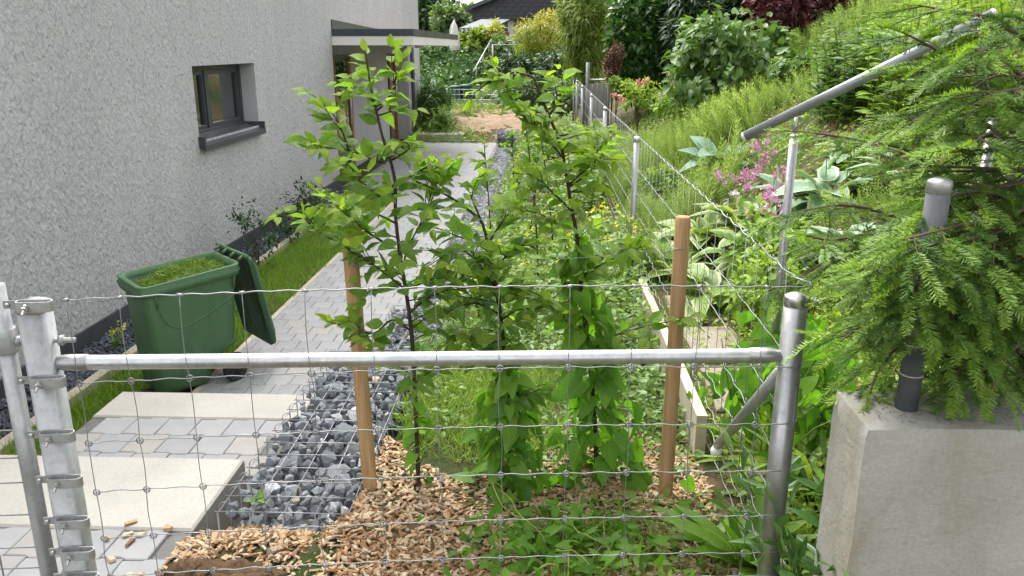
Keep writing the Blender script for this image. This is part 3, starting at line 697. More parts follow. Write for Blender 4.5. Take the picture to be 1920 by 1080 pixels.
gabion(-1.08, -0.62, 3.90, 5.60, -0.1, 0.36, 200, 1100, 0.038, 0.07, 'second gabion, a step lower, behind the left wooden stake')
g = thing('gabion', 'long low gabion strip of small blue-grey stones edging the path', 'gabion', (-.85, 10, 0), 'stone-filled wire baskets beside the path')
mb = MB(); scatter_stones(mb, 3800, -1.07, -0.66, 5.65, 12.0, lambda x, y: zpath(y)+0.02, 0.024, 0.05, STN, 0.03)
scatter_stones(mb, 3000, -1.07, -0.66, 12.0, 19.2, lambda x, y: zpath(y)+0.02, 0.03, 0.055, STN, 0.03)
mb.build('stone_fill', M['gabion'], g, smooth=False)['kind'] = 'stuff'
mb = MB()
for k in range(5): x = -1.08+0.11*k; mb.add(*tube([(x, 5.65, 0.05), (x, 12, -0.01), (x, 19.2, -0.085)], 0.003, 4))
for k in range(136): y = 5.65+0.1*k; z = float(zpath(y))+0.052; mb.add(*tube([(-1.09, y, z), (-.63, y, z)], 0.003, 4))
mb.build('wire_mesh', M['wire_gabion'], g)
gabion(-1.12, -0.62, 19.4, 20.4, -0.2, 0.22, 60, 200, 0.05, 0.08, 'farthest gabion, a small raised basket at the end of the path', hoops=False)

# ------------------------------------------------------------------ the wire fence across the front
G0 = np.array((-1.262, 1.842)); K0 = np.array((0.654, 2.029)); FD = (K0-G0)/np.linalg.norm(K0-G0); FN = np.array((FD[1], -FD[0]))
def on_plane(px, py, off=0.032):
    d = ray(px, py); p0 = G0+FN*off; t = ((p0[0])*FN[0]+(p0[1])*FN[1])/(d.x*FN[0]+d.y*FN[1])
    return np.array((d.x*t, d.y*t, 2.17+d.z*t))
def fpt(s, z, off=0.032): q = G0+FD*s+FN*off; return np.array((q[0], q[1], z))
FL = float(np.linalg.norm(K0-G0))
fence = thing('wire_fence', 'knotted wire fence with a round steel rail across the front of the bed', 'fence', (-0.3, 1.93, 0.5))
# corner post
kp = (K0[0], K0[1])
cpost = MB().add(*tube([(*kp, 0.35), (*kp, 1.545)], 0.0302, 20)).build('corner_post', M['galv_grey'], fence)
MB().add(*lathe([(0.0302, 1.530), (0.0314, 1.531), (0.0314, 1.552), (0.0295, 1.556), (0.016, 1.563), (0.0, 1.567)], 20, (*kp, 0))).build('post_cap', M['inox'], cpost)
# gate post: flat-sided hollow section with a domed cap
gx, gy = on_plane(64, 575, 0)[:2]; fd3 = Vector((FD[0], FD[1], 0)); fn3 = Vector((FN[0], FN[1], 0))
def gp(a, b, z): q = Vector((gx, gy, 0))+fd3*a+fn3*b; return (q.x, q.y, z)
ring = []
for cx, cy in ((1, -1), (1, 1), (-1, 1), (-1, -1)):
    a0 = {(1, -1): -90, (1, 1): 0, (-1, 1): 90, (-1, -1): 180}[(cx, cy)]
    for k in range(5): a = math.radians(a0+22.5*k); ring.append((cx*0.016+0.018*math.cos(a), cy*0.016+0.018*math.sin(a)))
n = len(ring); GZ = float(on_plane(64, 572, 0)[2])
V = [gp(a, b, z) for z in (0.3, GZ) for a, b in ring]; F = [(k, (k+1) % n, n+(k+1) % n, n+k) for k in range(n)] + [tuple(range(n, 2*n))]
gpost = MB().add(V, F).build('gate_post', M['galv'], fence)
V = [gp(a*s_, b*s_, GZ+z) for s_, z in ((1.04, -0.012), (1.06, 0.002), (1.0, 0.009), (0.5, 0.017), (0.08, 0.02)) for a, b in ring]
F = [(r*n+k, r*n+(k+1) % n, (r+1)*n+(k+1) % n, (r+1)*n+k) for r in range(4) for k in range(n)] + [tuple(range(4*n, 5*n))]
MB().add(V, F).build('post_cap', M['inox'], gpost)
# rail with collars
ra = on_plane(100, 680, 0.0); rb = on_plane(1462, 666, 0.0)
RA = Vector(ra); RB = Vector(rb); rd = (RB-RA).normalized()
rail = MB().add(*tube([RA+rd*0.05, RB-rd*0.05], 0.0190, 20, False)).build('rail', M['galv_bright'], fence)
for c, s_ in ((RA, 1), (RB, -1)):
    MB().add(*tube([c-rd*s_*0.02, c+rd*s_*0.006, c+rd*s_*0.03, c+rd*s_*0.085], [0.008, 0.0155, 0.0212, 0.0212], 18)).build('rail_collar', M['galv_grey'], rail)
# bolt through the gate post (hinge pin)
bz = float(on_plane(100, 638, 0)[2]); 
hb = MB().add(*tube([gp(-0.075, 0.0, bz), gp(0.085, 0.0, bz)], 0.0068, 10)).build('hinge_bolt', M['galv'], fence)
for a in (-0.058, 0.046): MB().add(*tube([gp(a, 0, bz), gp(a+0.012, 0, bz)], 0.0135, 6)).build('nut', M['galv'], hb)
# horizontal line wires
WZ = [float(on_plane(1437, y)[2]) for y in (540, 690, 797, 885, 968, 1037)]; WZ.append(WZ[-1]-0.075)
vx = [122, 224, 338, 455, 573, 697, 815, 937, 1068, 1189, 1310, 1437]
vs0 = [float((on_plane(x, 555)[:2]-G0) @ FD) for x in vx]
sl0 = vs0[0]-0.0
def arc(s): u = (s-sl0)/(FL-sl0); return 0.016*4*max(0, u)*max(0, 1-u)
for i, z in enumerate(WZ):
    m = int((FL-sl0)/0.0125); P = []
    for k in range(m+1):
        s = sl0+(FL-sl0-0.02)*k/m
        P.append(fpt(s, z+arc(s)+0.0016*math.sin(s*2*PI/0.078)*(1 if s % 0.156 < 0.14 else 0.3)+0.0012*n2(s, i, 9, 3), 0.032+0.001*math.sin(s*50+i)))
    # wraps round the corner post
    for a in np.linspace(0, 150, 8):
        t = math.radians(a); c = K0+FD*0.032*math.sin(t)+FN*(0.032*math.cos(t)); P.append(np.array((c[0], c[1], z+0.002)))
    MB().add(*tube(P, 0.00145 if i else 0.0018, 6)).build('line_wire', M['wire'], fence)
# vertical stay wires, bowed between the knots
for j, s in enumerate(vs0):
    P = []; zz = sorted(WZ, reverse=True); dx = random.uniform(-.004, .004)
    for a, b in zip(zz[:-1], zz[1:]):
        am = random.uniform(-0.006, 0.006)
        for k in range(6):
            t = k/6; z = a+(b-a)*t; P.append(fpt(s+dx*(a-z)+am*math.sin(PI*t), z+arc(s), 0.036))
    P.append(fpt(s, zz[-1]-0.08, 0.036)); MB().add(*tube(P, 0.00115, 5)).build('stay_wire', M['wire'], fence)
# knots
def torus(R, r, n=9, m=5, z=0.0, sq=1.0):
    V = []; F = []
    for i in range(n):
        a = 2*PI*i/n
        for k in range(m):
            b = 2*PI*k/m; V.append(((R+r*math.cos(b))*math.cos(a), r*math.sin(b)+z, (R+r*math.cos(b))*math.sin(a)*sq))
    for i in range(n):
        for k in range(m): F.append((i*m+k, i*m+(k+1) % m, ((i+1) % n)*m+(k+1) % m, ((i+1) % n)*m+k))
    return np.array(V), np.array(F)
mb = MB(); mb.add(*torus(0.0085, 0.0016, 9, 4)); v, f = torus(0.0056, 0.0015, 8, 4, -0.0035, 0.8); v[:, 2] -= 0.003; mb.add(v, f)
knot_me = mb.mesh('knot', M['wire'])
band = MB().add(*tube([(-.007, 0, 0), (.007, 0, 0)], 0.0042, 7)).mesh('knot_band', M['wire'])
fa = math.atan2(FD[1], FD[0])
for i, z in enumerate(WZ):
    for s in vs0:
        q = fpt(s, z+arc(s), 0.034)
        link('knot', knot_me if i else band, fence, mtx=Matrix.Translation(q) @ Matrix.Rotation(fa, 4, 'Z') @ Matrix.Rotation(random.uniform(-.3, .3), 4, 'Y'))
# tension clamps on the gate post with their bolts
def clamp_me():
    # flat strip bent to a long loop, in local x (along the fence), y (towards the camera), z
    h = 0.0125; t = 0.0016; pl = []
    for k in range(9): a = math.radians(-90+180*k/8); pl.append((0.066+0.012*math.cos(a), 0.020+0.012*math.sin(a)))
    for k in range(9): a = math.radians(90+180*k/8); pl.append((0.004+0.012*math.cos(a)*0.6, 0.020+0.012*math.sin(a)))
    pl.append(pl[0]); V = []; F = []
    P = np.array(pl); T = np.gradient(P, axis=0); T /= np.linalg.norm(T, axis=1, keepdims=True); Nn = np.stack([T[:, 1], -T[:, 0]], -1)
    for p, q in zip(P, Nn):
        for sgn, z in ((1, -h), (1, h), (-1, h), (-1, -h)): V.append((p[0]+sgn*t*q[0], -(p[1]+sgn*t*q[1])+0.0, z))
    m = len(P)
    for i in range(m-1):
        for k in range(4): F.append((i*4+k, i*4+(k+1) % 4, (i+1)*4+(k+1) % 4, (i+1)*4+k))
    mb = MB().add(np.array(V), np.array(F)); mb.add(*box(-0.042, 0.002, -0.0085, -0.0055, -h*0.8, h*0.8)); return mb.mesh('wire_clamp', M['galv'], False)
cm = clamp_me()
bolt = MB().add(*tube([(0, 0, 0), (0, -0.010, 0)], 0.0075, 6)); bolt.add(*lathe([(0.0095, -0.001), (0.0095, 0.001)], 12, (0, 0, 0), 1)); bolt.add(*tube([(0, -.01, 0), (0, -.022, -0.004)], 0.0042, 8))
bolt_me = bolt.mesh('bolt', M['inox'], False)
eye = MB().add(*lathe([(0.0065, 0), (0.0065, -0.004), (0.004, -0.006)], 12, (0, 0, 0), 1)).mesh('screw', M['inox'])
Rz = Matrix.Rotation(fa, 4, 'Z')
for i, (px_, py_) in enumerate(((64, 573), (103, 715), (131, 817), (152, 901), (170, 978), (184, 1036), (196, 1083))):
    q = on_plane(px_, py_, 0.036+0.018); s_ = float((q[:2]-G0) @ FD)
    base = Matrix.Translation((*gp(-0.005, 0.036, 0)[:2], float(q[2]))) @ Rz
    c = link('wire_clamp', cm, fence, mtx=base)
    for me, off in ((bolt_me, (0.022, -0.034, -0.001)), (eye, (-0.032, -0.0085, 0)), (bolt_me, (0.034, 0.0, 0.002))):
        ob = bpy.data.objects.new('bolt' if me is bolt_me else 'screw', me); COL.objects.link(ob); ob.parent = c
        ob.matrix_basis = Matrix.Translation(off) @ Matrix.Rotation(0.35, 4, 'X')
# corner bolts where the side mesh is strained
for z in (1.553, WZ[5]+0.005):
    b = link('tension_bolt', bolt_me, fence, mtx=Matrix.Translation((K0[0]+0.036, K0[1]-0.022, z)) @ Matrix.Rotation(0.7, 4, 'Z'))
# ------------------------------------------------------------------ long side fence running up the garden
SX = 0.655
side = thing('wire_fence', 'long knotted wire fence on grey posts running up beside the path', 'fence', (SX, 9, 0.6))
PY = [5.555, 8.40, 10.75, 13.2, 15.3, 16.6]
pm = MB().add(*tube([(0, 0, -0.3), (0, 0, 0.985)], 0.0205, 14))
pm_me = pm.mesh('post', M['galv_grey']); cap_me = MB().add(*lathe([(0.0225, 0), (0.023, 0.022), (0.018, 0.034), (0.002, 0.037)], 14)).mesh('post_cap', M['galv_bright'])
SXl = lambda y: SX - 0.004*(y-2)
for y in PY:
    p = link('post', pm_me, side, mtx=Matrix.Translation((SXl(y)-0.02, y, 0.59)))
    c = bpy.data.objects.new('post_cap', cap_me); COL.objects.link(c); c.parent = p; c.location = (0, 0, 0.968)
for i, z in enumerate(WZ+[WZ[-1]-0.07]):
    P = [(K0[0]+0.034, K0[1], z+0.003)]
    ysn = np.arange(2.08, 16.6, 0.035); 
    for k, y in enumerate(ysn): P.append((SXl(y)+0.008+0.0035*math.sin(y*42+i), y, z-0.014*math.sin((y-2)/14.6*PI)+0.0035*math.cos(y*42+i*2)))
    MB().add(*tube(P, 0.0017 if i else 0.0026, 5)).build('line_wire', M['wire'], side)
y = 2.16; zb = WZ[-1]-0.07; kk = 0
P4 = [(0, 0, 0)]; 
while y < 16.5 and kk < 100:
    zt = WZ[0]-0.014*math.sin((y-2)/14.6*PI); x = SXl(y)+0.010
    MB().add(*tube([(x, y, zt), (x+random.uniform(-.004, .004), y+random.uniform(-.006, .006), (zt+zb)/2), (x, y, zb-0.08)], 0.00125, 4)).build('stay_wire', M['wire'], side)
    y += 0.152; kk += 1
kn_s = MB().add(*torus(0.0068, 0.0018, 6, 4)).mesh('knot', M['wire'])
for i, z in enumerate(WZ+[zb]):
    for k in range(30):
        y = 2.16+0.152*k; q = (SXl(y)+0.012, y, z-0.014*math.sin((y-2)/14.6*PI))
        link('knot', kn_s, side, mtx=Matrix.Translation(q) @ Matrix.Rotation(PI/2, 4, 'Z'))
# diagonal brace with its lump of foam at the foot
ba = Vector((K0[0]-0.012, K0[1]+0.02, float(on_plane(1452, 700, 0)[2]))); bb = Vector(at(1345, 835, Y=2.72))
MB().add(*tube([ba, bb], 0.0165, 14)).build('brace', M['galv'], side)
v, f, _, _ = stone_tmpl(3, 14); MB().add(v*np.array((0.026, 0.03, 0.034))+np.array(bb)+np.array((-.004, .0, -.02)), f[0]).build('foam_foot', M['foam'], side)
# ------------------------------------------------------------------ gate at the far left: round frame and welded bars
gate = thing('garden_gate', 'galvanised tubular gate leaf cut off by the left edge', 'gate', (-1.5, 1.83, 0.5))
GA = on_plane(-2, 548, 0.0); GB = on_plane(112, 1140, 0.0)
gq = Vector((GA[0]-0.006, GA[1], 0))
def gtp(a, z, b=0.0): q = gq+fd3*a+fn3*b; return (q.x, q.y, z)
fr_ = MB().add(*tube([gtp(0, 0.5), gtp(0, GA[2]+0.02)], 0.0212, 18)).build('gate_frame', M['galv'], gate)
MB().add(*lathe([(0.0275, bz-0.028), (0.0285, bz-0.024), (0.0285, bz+0.024), (0.0265, bz+0.03), (0.0265, bz+0.034)], 20, gtp(0, 0))).build('hinge_collar', M['galv'], gate)
MB().add(*tube([gtp(0.025, bz), gtp(0.062, bz)], 0.010, 8)).build('hinge_arm', M['galv'], gate)
for y in (655, 711, 815, 867, 914, 975, 1037, 1076):
    z = float(on_plane(60, y)[2]); MB().add(*tube([gtp(-0.9, z, 0.005), gtp(-0.02, z, 0.005)], 0.0021, 6)).build('bar', M['wire'], gate)
for a in (-0.115, -0.23, -0.345): MB().add(*tube([gtp(a, 0.55, 0.008), gtp(a, 1.32, 0.008)], 0.0023, 6)).build('bar', M['wire'], gate)
# ------------------------------------------------------------------ concrete wall on the right with its post and handrail
def rough_box(x0, x1, y0, y1, z0, z1, nx, ny, nz, amp, b):
    import bmesh
    bm = bmesh.new(); bmesh.ops.create_cube(bm, size=1)
    bmesh.ops.subdivide_edges(bm, edges=bm.edges[:], cuts=40, use_grid_fill=True)
    for v in bm.verts:
        v.co = ((x0+x1)/2+v.co.x*(x1-x0), (y0+y1)/2+v.co.y*(y1-y0), (z0+z1)/2+v.co.z*(z1-z0)); p = v.co*14
        edge = (min(v.co.x-x0, x1-v.co.x) < 1e-4)+(min(v.co.y-y0, y1-v.co.y) < 1e-4)+(min(v.co.z-z0, z1-v.co.z) < 1e-4)
        v.co += Vector((mnoise.noise(p), mnoise.noise(p+Vector((9, 1, 2))), mnoise.noise(p+Vector((3, 7, 5)))))*amp
        if edge >= 2: c = Vector(((x0+x1)/2, (y0+y1)/2, z1-.1)); k = .004+.010*max(0, mnoise.noise(p*1.7+Vector((2, 2, 2)))); v.co += Vector((math.copysign(k, c.x-v.co.x), math.copysign(k, c.y-v.co.y), -k))
    me = bpy.data.meshes.new('concrete_wall'); bm.to_mesh(me); bm.free()
    for p in me.polygons: p.use_smooth = True
    me.set_sharp_from_angle(angle=math.radians(38)); me.materials.append(M['conc_wall']); return me
ww = link('concrete_wall', rough_box(0.705, 3.4, 1.625, 1.835, 0.3, 1.38, 8, 3, 6, 0.003, 0.014))
tag(ww, 'low weathered concrete wall at the lower right under the spruce', 'wall')
pp = thing('pipe_post', 'dark grey pipe post with wire ties and light cap on the concrete wall', 'post', (0.83, 1.735, 1.38))
pb = (0.832, 1.735); MB().add(*tube([(*pb, 1.33), (*pb, 1.895)], 0.0245, 20)).build('pipe', M['pipe_dark'], pp)
MB().add(*lathe([(0.0250, 1.876), (0.0258, 1.877), (0.0258, 1.896), (0.0235, 1.902), (0.012, 1.907), (0.001, 1.908)], 20, (*pb, 0))).build('post_cap', M['galv_grey'], pp)
for z in (1.463, 1.535, 1.60):
    tb = MB().add(*lathe([(0.0262, z), (0.0268, z+0.002), (0.0262, z+0.004)], 20, (*pb, 0))).build('tie_band', M['inox'], pp)
    if z > 1.5: MB().add(*lathe([(0.0, 0), (0.006, 0.001), (0.0065, 0.005), (0.003, 0.009)], 10, (pb[0]+0.021, pb[1]-0.026, z), 1)).build('bolt', M['inox'], tb)
hr = thing('handrail', 'grey tubular handrail climbing the slope to the upper right', 'handrail', (0.94, 3.15, 1.2))
ha = Vector(at(1397, 256, Y=3.12)); hb_ = Vector(at(1862, 27, Y=2.80)); hd = (hb_-ha).normalized()
MB().add(*tube([ha, hb_+hd*0.0], 0.0185, 18)).build('rail', M['rail_grey'], hr)
for c, s_ in ((ha, -1), (hb_, 1)):
    MB().add(*tube([c-hd*s_*0.001, c+hd*s_*0.006, c+hd*s_*0.012], [0.0192, 0.018, 0.010], 18)).build('end_cap', M['white_render'], hr)
for px_, py_, yy in ((1492, 225, 3.1), (1868, 190, 2.85)):
    q = at(px_, py_, Y=yy); po = MB().add(*tube([(q.x, q.y, 0.5), (q.x, q.y, q.z-0.055)], 0.0165, 16)).build('post', M['galv_grey'], hr)
    MB().add(*tube([(q.x, q.y, q.z-0.06), (q.x, q.y, q.z+0.01)], 0.0065, 8)).build('stem', M['inox'], po)
    MB().add(*lathe([(0.0175, q.z-0.062), (0.0175, q.z-0.055), (0.008, q.z-0.052)], 16, (q.x, q.y, 0))).build('cap', M['inox'], po)
# ------------------------------------------------------------------ wooden stakes with the wire strung between them
def stake(b, top, label):
    b = Vector(b); top = Vector(top); d = (top-b).normalized(); r = 0.0262
    P = [b-d*0.3, b, b+(top-b)*0.5, top-d*0.012, top-d*0.002, top]; o = MB().add(*tube(P, [r, r, r*0.985, r*0.97, r*0.84, r*0.8], 18)).build('wooden_stake', M['stake'])
    return tag(o, label, 'stake', 'round timber stakes in the bed')
sA = (at(697, 950, Z=0.58), at(655, 446, Y=2.60)); sB = (at(1247, 930, Z=0.59), at(1281, 406, Y=2.66))
stake(*sA, 'left round wooden stake beside the gabion'); stake(*sB, 'right round wooden stake in front of the grey fence post')
wa = at(660, 500, Y=2.57); wb = at(1277, 468, Y=2.63)
P = [np.array(wa)+(np.array(wb)-np.array(wa))*t+np.array((0, 0, -0.012*math.sin(PI*t))) for t in np.linspace(0, 1, 24)]
mb = MB().add(*tube(P, 0.0011, 5))
tw = mb.build('tie_wire', M['wire']); tag(tw, 'thin wire strung between the two wooden stakes', 'wire')
for c, z in ((wa, wa.z), (wb, wb.z)):
    a = np.linspace(0, 2*PI, 17); MB().add(*tube(np.stack([c.x+0.0275*np.cos(a)+(0.0 if c is wa else 0), c.y+0.03+0.0275*np.sin(a), z+a*0.0003], -1), 0.0012, 4)).build('wire_loop', M['wire'], tw)
# ------------------------------------------------------------------ board and slabs along the side fence
bd = MB(); mb = MB()
P = [(0.598, 4.92), (0.612, 2.95)]
(xa, ya), (xb, yb) = P
V = []
for x, y in ((xa, ya), (xb, yb)):
    for dx, dz in ((0, -0.15), (0.042, -0.15), (0.042, 0.18), (0, 0.18)): V.append((x+dx, y, 0.60+dz))
o = MB().add(V, [(0, 1, 5, 4), (1, 2, 6, 5), (2, 3, 7, 6), (3, 0, 4, 7), (0, 3, 2, 1), (4, 5, 6, 7)]).build('edging_board', M['conc_kerb'], smooth=False)
tag(o, 'pale concrete edging board along the foot of the side fence', 'edging')
slabs = thing('garden_path', None, None, (0.9, 5, 0.6)); slabs['kind'] = 'structure'
for k, (x, y, w_, d_) in enumerate(((0.92, 3.0, 0.3, 0.45), (0.95, 3.6, 0.32, 0.5), (0.97, 4.22, 0.34, 0.52), (0.95, 4.85, 0.34, 0.5), (0.93, 5.5, 0.33, 0.5), (0.93, 6.15, 0.33, 0.5), (0.9, 6.8, 0.33, 0.5), (0.9, 7.5, 0.33, 0.5))):
    v, f = box(-w_/2, w_/2, -d_/2, d_/2, -0.04, 0.02, 0.006); a = random.uniform(-.06, .06)
    v = np.stack([x+v[:, 0]*math.cos(a)-v[:, 1]*math.sin(a), y+v[:, 0]*math.sin(a)+v[:, 1]*math.cos(a), v[:, 2]+0.605+0.03*v[:, 0]], -1)
    MB().add(v, f).build('slab', M['slab'], slabs, smooth=False)
# ------------------------------------------------------------------ green wheelie bin, lid hanging open
bn = thing('wheelie_bin', 'green wheelie bin heaped with cut grass, its lid hanging open', 'bin', (-2.25, 4.95, 0))
zb0 = 0.012; zr = 0.80
rB = np.array(at(262, 543, Z=zr)); rC = np.array(at(452, 493, Z=zr)); rA = np.array(at(216, 514, Z=zr)); rD = rA+(rC-rB)
bB = np.array((-2.43, 4.69, zb0)); bC = np.array(at(446, 700, Z=zb0)); wdir = (rA-rB); wdir[2] = 0; wdir = wdir/np.linalg.norm(wdir)
ldir = (rC-rB)/np.linalg.norm(rC-rB); ldir[2] = 0
bA = bB+wdir*0.36; bD = bC+wdir*0.36
def rrect(A, B, C, D, rad, k=5):
    """rounded quad ring, corners A,B,C,D"""
    out = []; Q = [A, B, C, D]
    for i in range(4):
        p = Q[i]; u = Q[i-1]-p; w_ = Q[(i+1) % 4]-p; u = u/np.linalg.norm(u)*rad; w_ = w_/np.linalg.norm(w_)*rad
        for j in range(k):
            t = j/(k-1); out.append(p+u*(1-t)**2+w_*t**2)
    return np.array(out)
def ringloft(rings, close_bottom=True, close_top=False):
    n = len(rings[0]); V = np.concatenate(rings); F = []
    for r in range(len(rings)-1):
        for k in range(n): F.append((r*n+k, r*n+(k+1) % n, (r+1)*n+(k+1) % n, (r+1)*n+k))
    if close_bottom: F.append(tuple(range(n))[::-1])
    if close_top: F.append(tuple(range((len(rings)-1)*n, len(rings)*n)))
    return V, F
def lerpq(t, inset=0.0, dz=0.0):
    ctr = ((1-t)*(bA+bB+bC+bD)+t*(rA+rB+rC+rD))/4; out = []
    for b, r in ((bA, rA), (bB, rB), (bC, rC), (bD, rD)):
        p = (1-t)*b+t*r; p = p-(ldir*0.19*(1-smooth(.22, .27, t)) if b is bC or b is bD else 0); q = p-ctr; h = np.array((q[0], q[1], 0)); h = h/np.linalg.norm(h); p = p-h*inset; p[2] += dz; out.append(p)
    return out
rings = []
for t, ins, rad in ((0, 0.05, 0.05), (0.01, 0.02, 0.07), (0.05, 0.0, 0.08), (0.215, 0.003, .08), (0.245, 0.004, .08), (0.275, 0.005, .08), (0.35, 0.006, 0.08), (0.6, 0.012, 0.08), (0.90, 0.02, 0.08), (0.935, 0.02, 0.08)): rings.append(rrect(*lerpq(t, ins), rad))
inner = [rrect(*lerpq(t, ins), 0.075) for t, ins in ((0.97, 0.03), (0.75, 0.045), (0.5, 0.06))]
MB().add(*ringloft(rings+inner[:1]+inner[1:], True, True)).build('body', M['bin'], bn)
rr = [rrect(*lerpq(t, ins), rad, 5) for t, ins, rad in ((0.91, 0.018, 0.08), (0.905, -0.012, 0.085), (0.955, -0.02, 0.085), (0.962, -0.004, 0.08), (0.995, -0.010, 0.08), (1.0, -0.004, 0.08), (1.0, 0.028, 0.07), (0.95, 0.034, 0.07))]
MB().add(*ringloft(rr, False, False)).build('rim', M['bin'], bn)
# moulded swoosh and ribs on the side that faces the fence
def side_pt(u, t, off): return (1-t)*(bB+(bC-bB)*u)+t*(rB+(rC-rB)*u) - wdir*(off-0.012) 
P = [side_pt(u, t, 0.004) for u, t in ((0.14, 0.80), (0.17, 0.70), (0.23, 0.625), (0.33, 0.585), (0.45, 0.59), (0.60, 0.625), (0.8, 0.69), (0.93, 0.74))]
MB().add(*tube(spline(P, 5), 0.007, 6)).build('moulding', M['bin'], bn)
P = [side_pt(u, t, 0.004) for u, t in ((0.45, 0.21), (0.62, 0.215), (0.76, 0.25), (0.88, 0.30), (0.97, 0.325))]
MB().add(*tube(spline(P, 5), 0.008, 6)).build('moulding', M['bin'], bn)
for u in (0.13, 0.93):
    a = side_pt(u, 0.80, 0.004); b = side_pt(u, 0.92, 0.010); MB().add(*tube([a, b], 0.007, 6)).build('rib', M['bin'], bn)
# wheels and axle at the far end
wc = np.array(at(442, 687, Z=0.100)); wl = np.array((ldir[0], ldir[1], 0)); 
Rw = Matrix((( -wdir[0], wl[0], 0), (-wdir[1], wl[1], 0), (0, 0, 1)))
def wheel(c):
    Mx = np.array(Rw); prof = [(0.055, -0.02), (0.092, -0.022), (0.099, -0.012), (0.099, 0.012), (0.092, 0.022), (0.082, 0.023), (0.078, 0.014), (0.055, 0.012), (0.03, 0.018), (0.022, 0.024), (0.0, 0.025)]
    V, F = lathe(prof, 28, (0, 0, 0), 0); o = MB().add(V@Mx.T+c, F).build('wheel', M['black'], bn)
    for k in range(5):
        a = k*2*PI/5; u = np.array((0.016, 0.05*math.cos(a), 0.05*math.sin(a))); MB().add(*tube([(Mx@(u*0.5+np.array((0.009, 0, 0))))+c, (Mx@u)+c, (Mx@(u*1.45+np.array((-.006, 0, 0))))+c], 0.006, 5)).build('spoke', M['black'], o)
wheel(wc); wheel(wc+wdir*0.42)
MB().add(*tube([wc, wc+wdir*0.42], 0.011, 8)).build('axle', M['galv'], bn)
# lid: hinge tube at the rim's far end, panel hanging down
hA = rC+ldir*0.045+np.array((0, 0, 0.035)); hB = rD+ldir*0.045+np.array((0, 0, 0.035))
MB().add(*tube([hA-wdir*0.02, hB+wdir*0.02], 0.013, 10)).build('hinge_bar', M['bin'], bn)
for u in (0.08, 0.36, 0.64, 0.92):
    p = hA+(hB-hA)*u; MB().add(*tube([p, p-ldir*0.05-np.array((0, 0, 0.02))], 0.011, 6)).build('hinge_lug', M['bin'], bn)
lw = np.linalg.norm(hB-hA); LH = 0.70; out = ldir*0.125; ld_ = out+np.array((0, 0, -1.0))*0.56; ld_ /= np.linalg.norm(ld_); ln = np.cross(wdir, ld_); ln /= np.linalg.norm(ln)
if ln @ ldir < 0: ln = -ln
def lp(u, v, h): return hA+wdir*lw*u+ld_*LH*v+ln*h
rings = []
for h, ins in ((0.0, 0.0), (0.03, 0.0), (0.038, 0.015), (0.05, 0.06), (0.062, 0.09)):
    q = [lp(ins-0.03, 0.02+ins, h), lp(ins-0.03, 1-ins*0.8, h), lp(1.03-ins, 1-ins*0.8, h), lp(1.03-ins, 0.02+ins, h)]; rings.append(rrect(*q, 0.05))
inn = [rrect(lp(0.0, 0.05, h), lp(0.0, 0.97, h), lp(1.0, 0.97, h), lp(1.0, 0.05, h), 0.045) for h in (0.0, 0.025)]
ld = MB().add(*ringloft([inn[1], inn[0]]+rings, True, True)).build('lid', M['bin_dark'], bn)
for u in (0.25, 0.75): MB().add(*tube([lp(u, 0.06, 0.028), lp(u, 0.9, 0.028)], 0.008, 6)).build('lid_rib', M['bin_dark'], ld)
a = lp(0.12, 0.93, 0.03); MB().add(*box(-.01, .01, -.01, .01, -.04, .04)).build('lid_grip', M['bin'], ld, loc=a)
# raised maker's lettering stays unreadable at this size: a short row of moulded bars
# grass clippings in the bin
n = 2600; u = rng.random(n); v = rng.random(n); hgt = 0.10*np.sin(PI*np.clip(u, 0, 1))**0.7*np.sin(PI*v)**0.6
c = (rA+rB+rC+rD)/4; ul = (rC-rB)*0.86; vl = (rA-rB)*0.82
Pp = c + (u-0.5)[:, None]*ul + (v-0.5)[:, None]*vl; Pp[:, 2] = zr-0.115+hgt+0.05*u+rng.uniform(-.008, .01, n)
BL = (np.array([(-.5, 0, 0), (.5, 0, 0), (.35, .5, .06), (-.35, .5, .06), (0, 1, -.04)]), [np.array([(0, 1, 2, 3)]), np.array([(3, 2, 4)])], np.array([(0, 0), (1, 0), (1, .5), (0, .5), (.5, 1)], float), np.zeros(5))
D = unit(n); D[:, 2] = D[:, 2]*0.45+0.12
mb = MB().inst(BL, mats4(Pp, frames(D, unit(n)), np.stack([np.full(n, .0045), rng.uniform(.03, .075, n), np.full(n, .05)], -1)))
g2 = np.linspace(0, 1, 14); U, Vv = np.meshgrid(g2, g2); cc = c+(U-0.5)[..., None]*ul+(Vv-0.5)[..., None]*vl; cc[..., 2] = zr-0.125+0.10*np.sin(PI*U)**0.7*np.sin(PI*Vv)**0.6+0.05*U
ii = np.arange(13)[:, None]*14+np.arange(13)[None]; ii = ii.reshape(-1); mb.add(cc.reshape(-1, 3), np.stack([ii, ii+1, ii+15, ii+14], -1))
o = mb.build('grass_clippings', M['clip']); tag(o, 'heap of fresh cut grass lying in the green bin', 'grass clippings', kind='stuff')
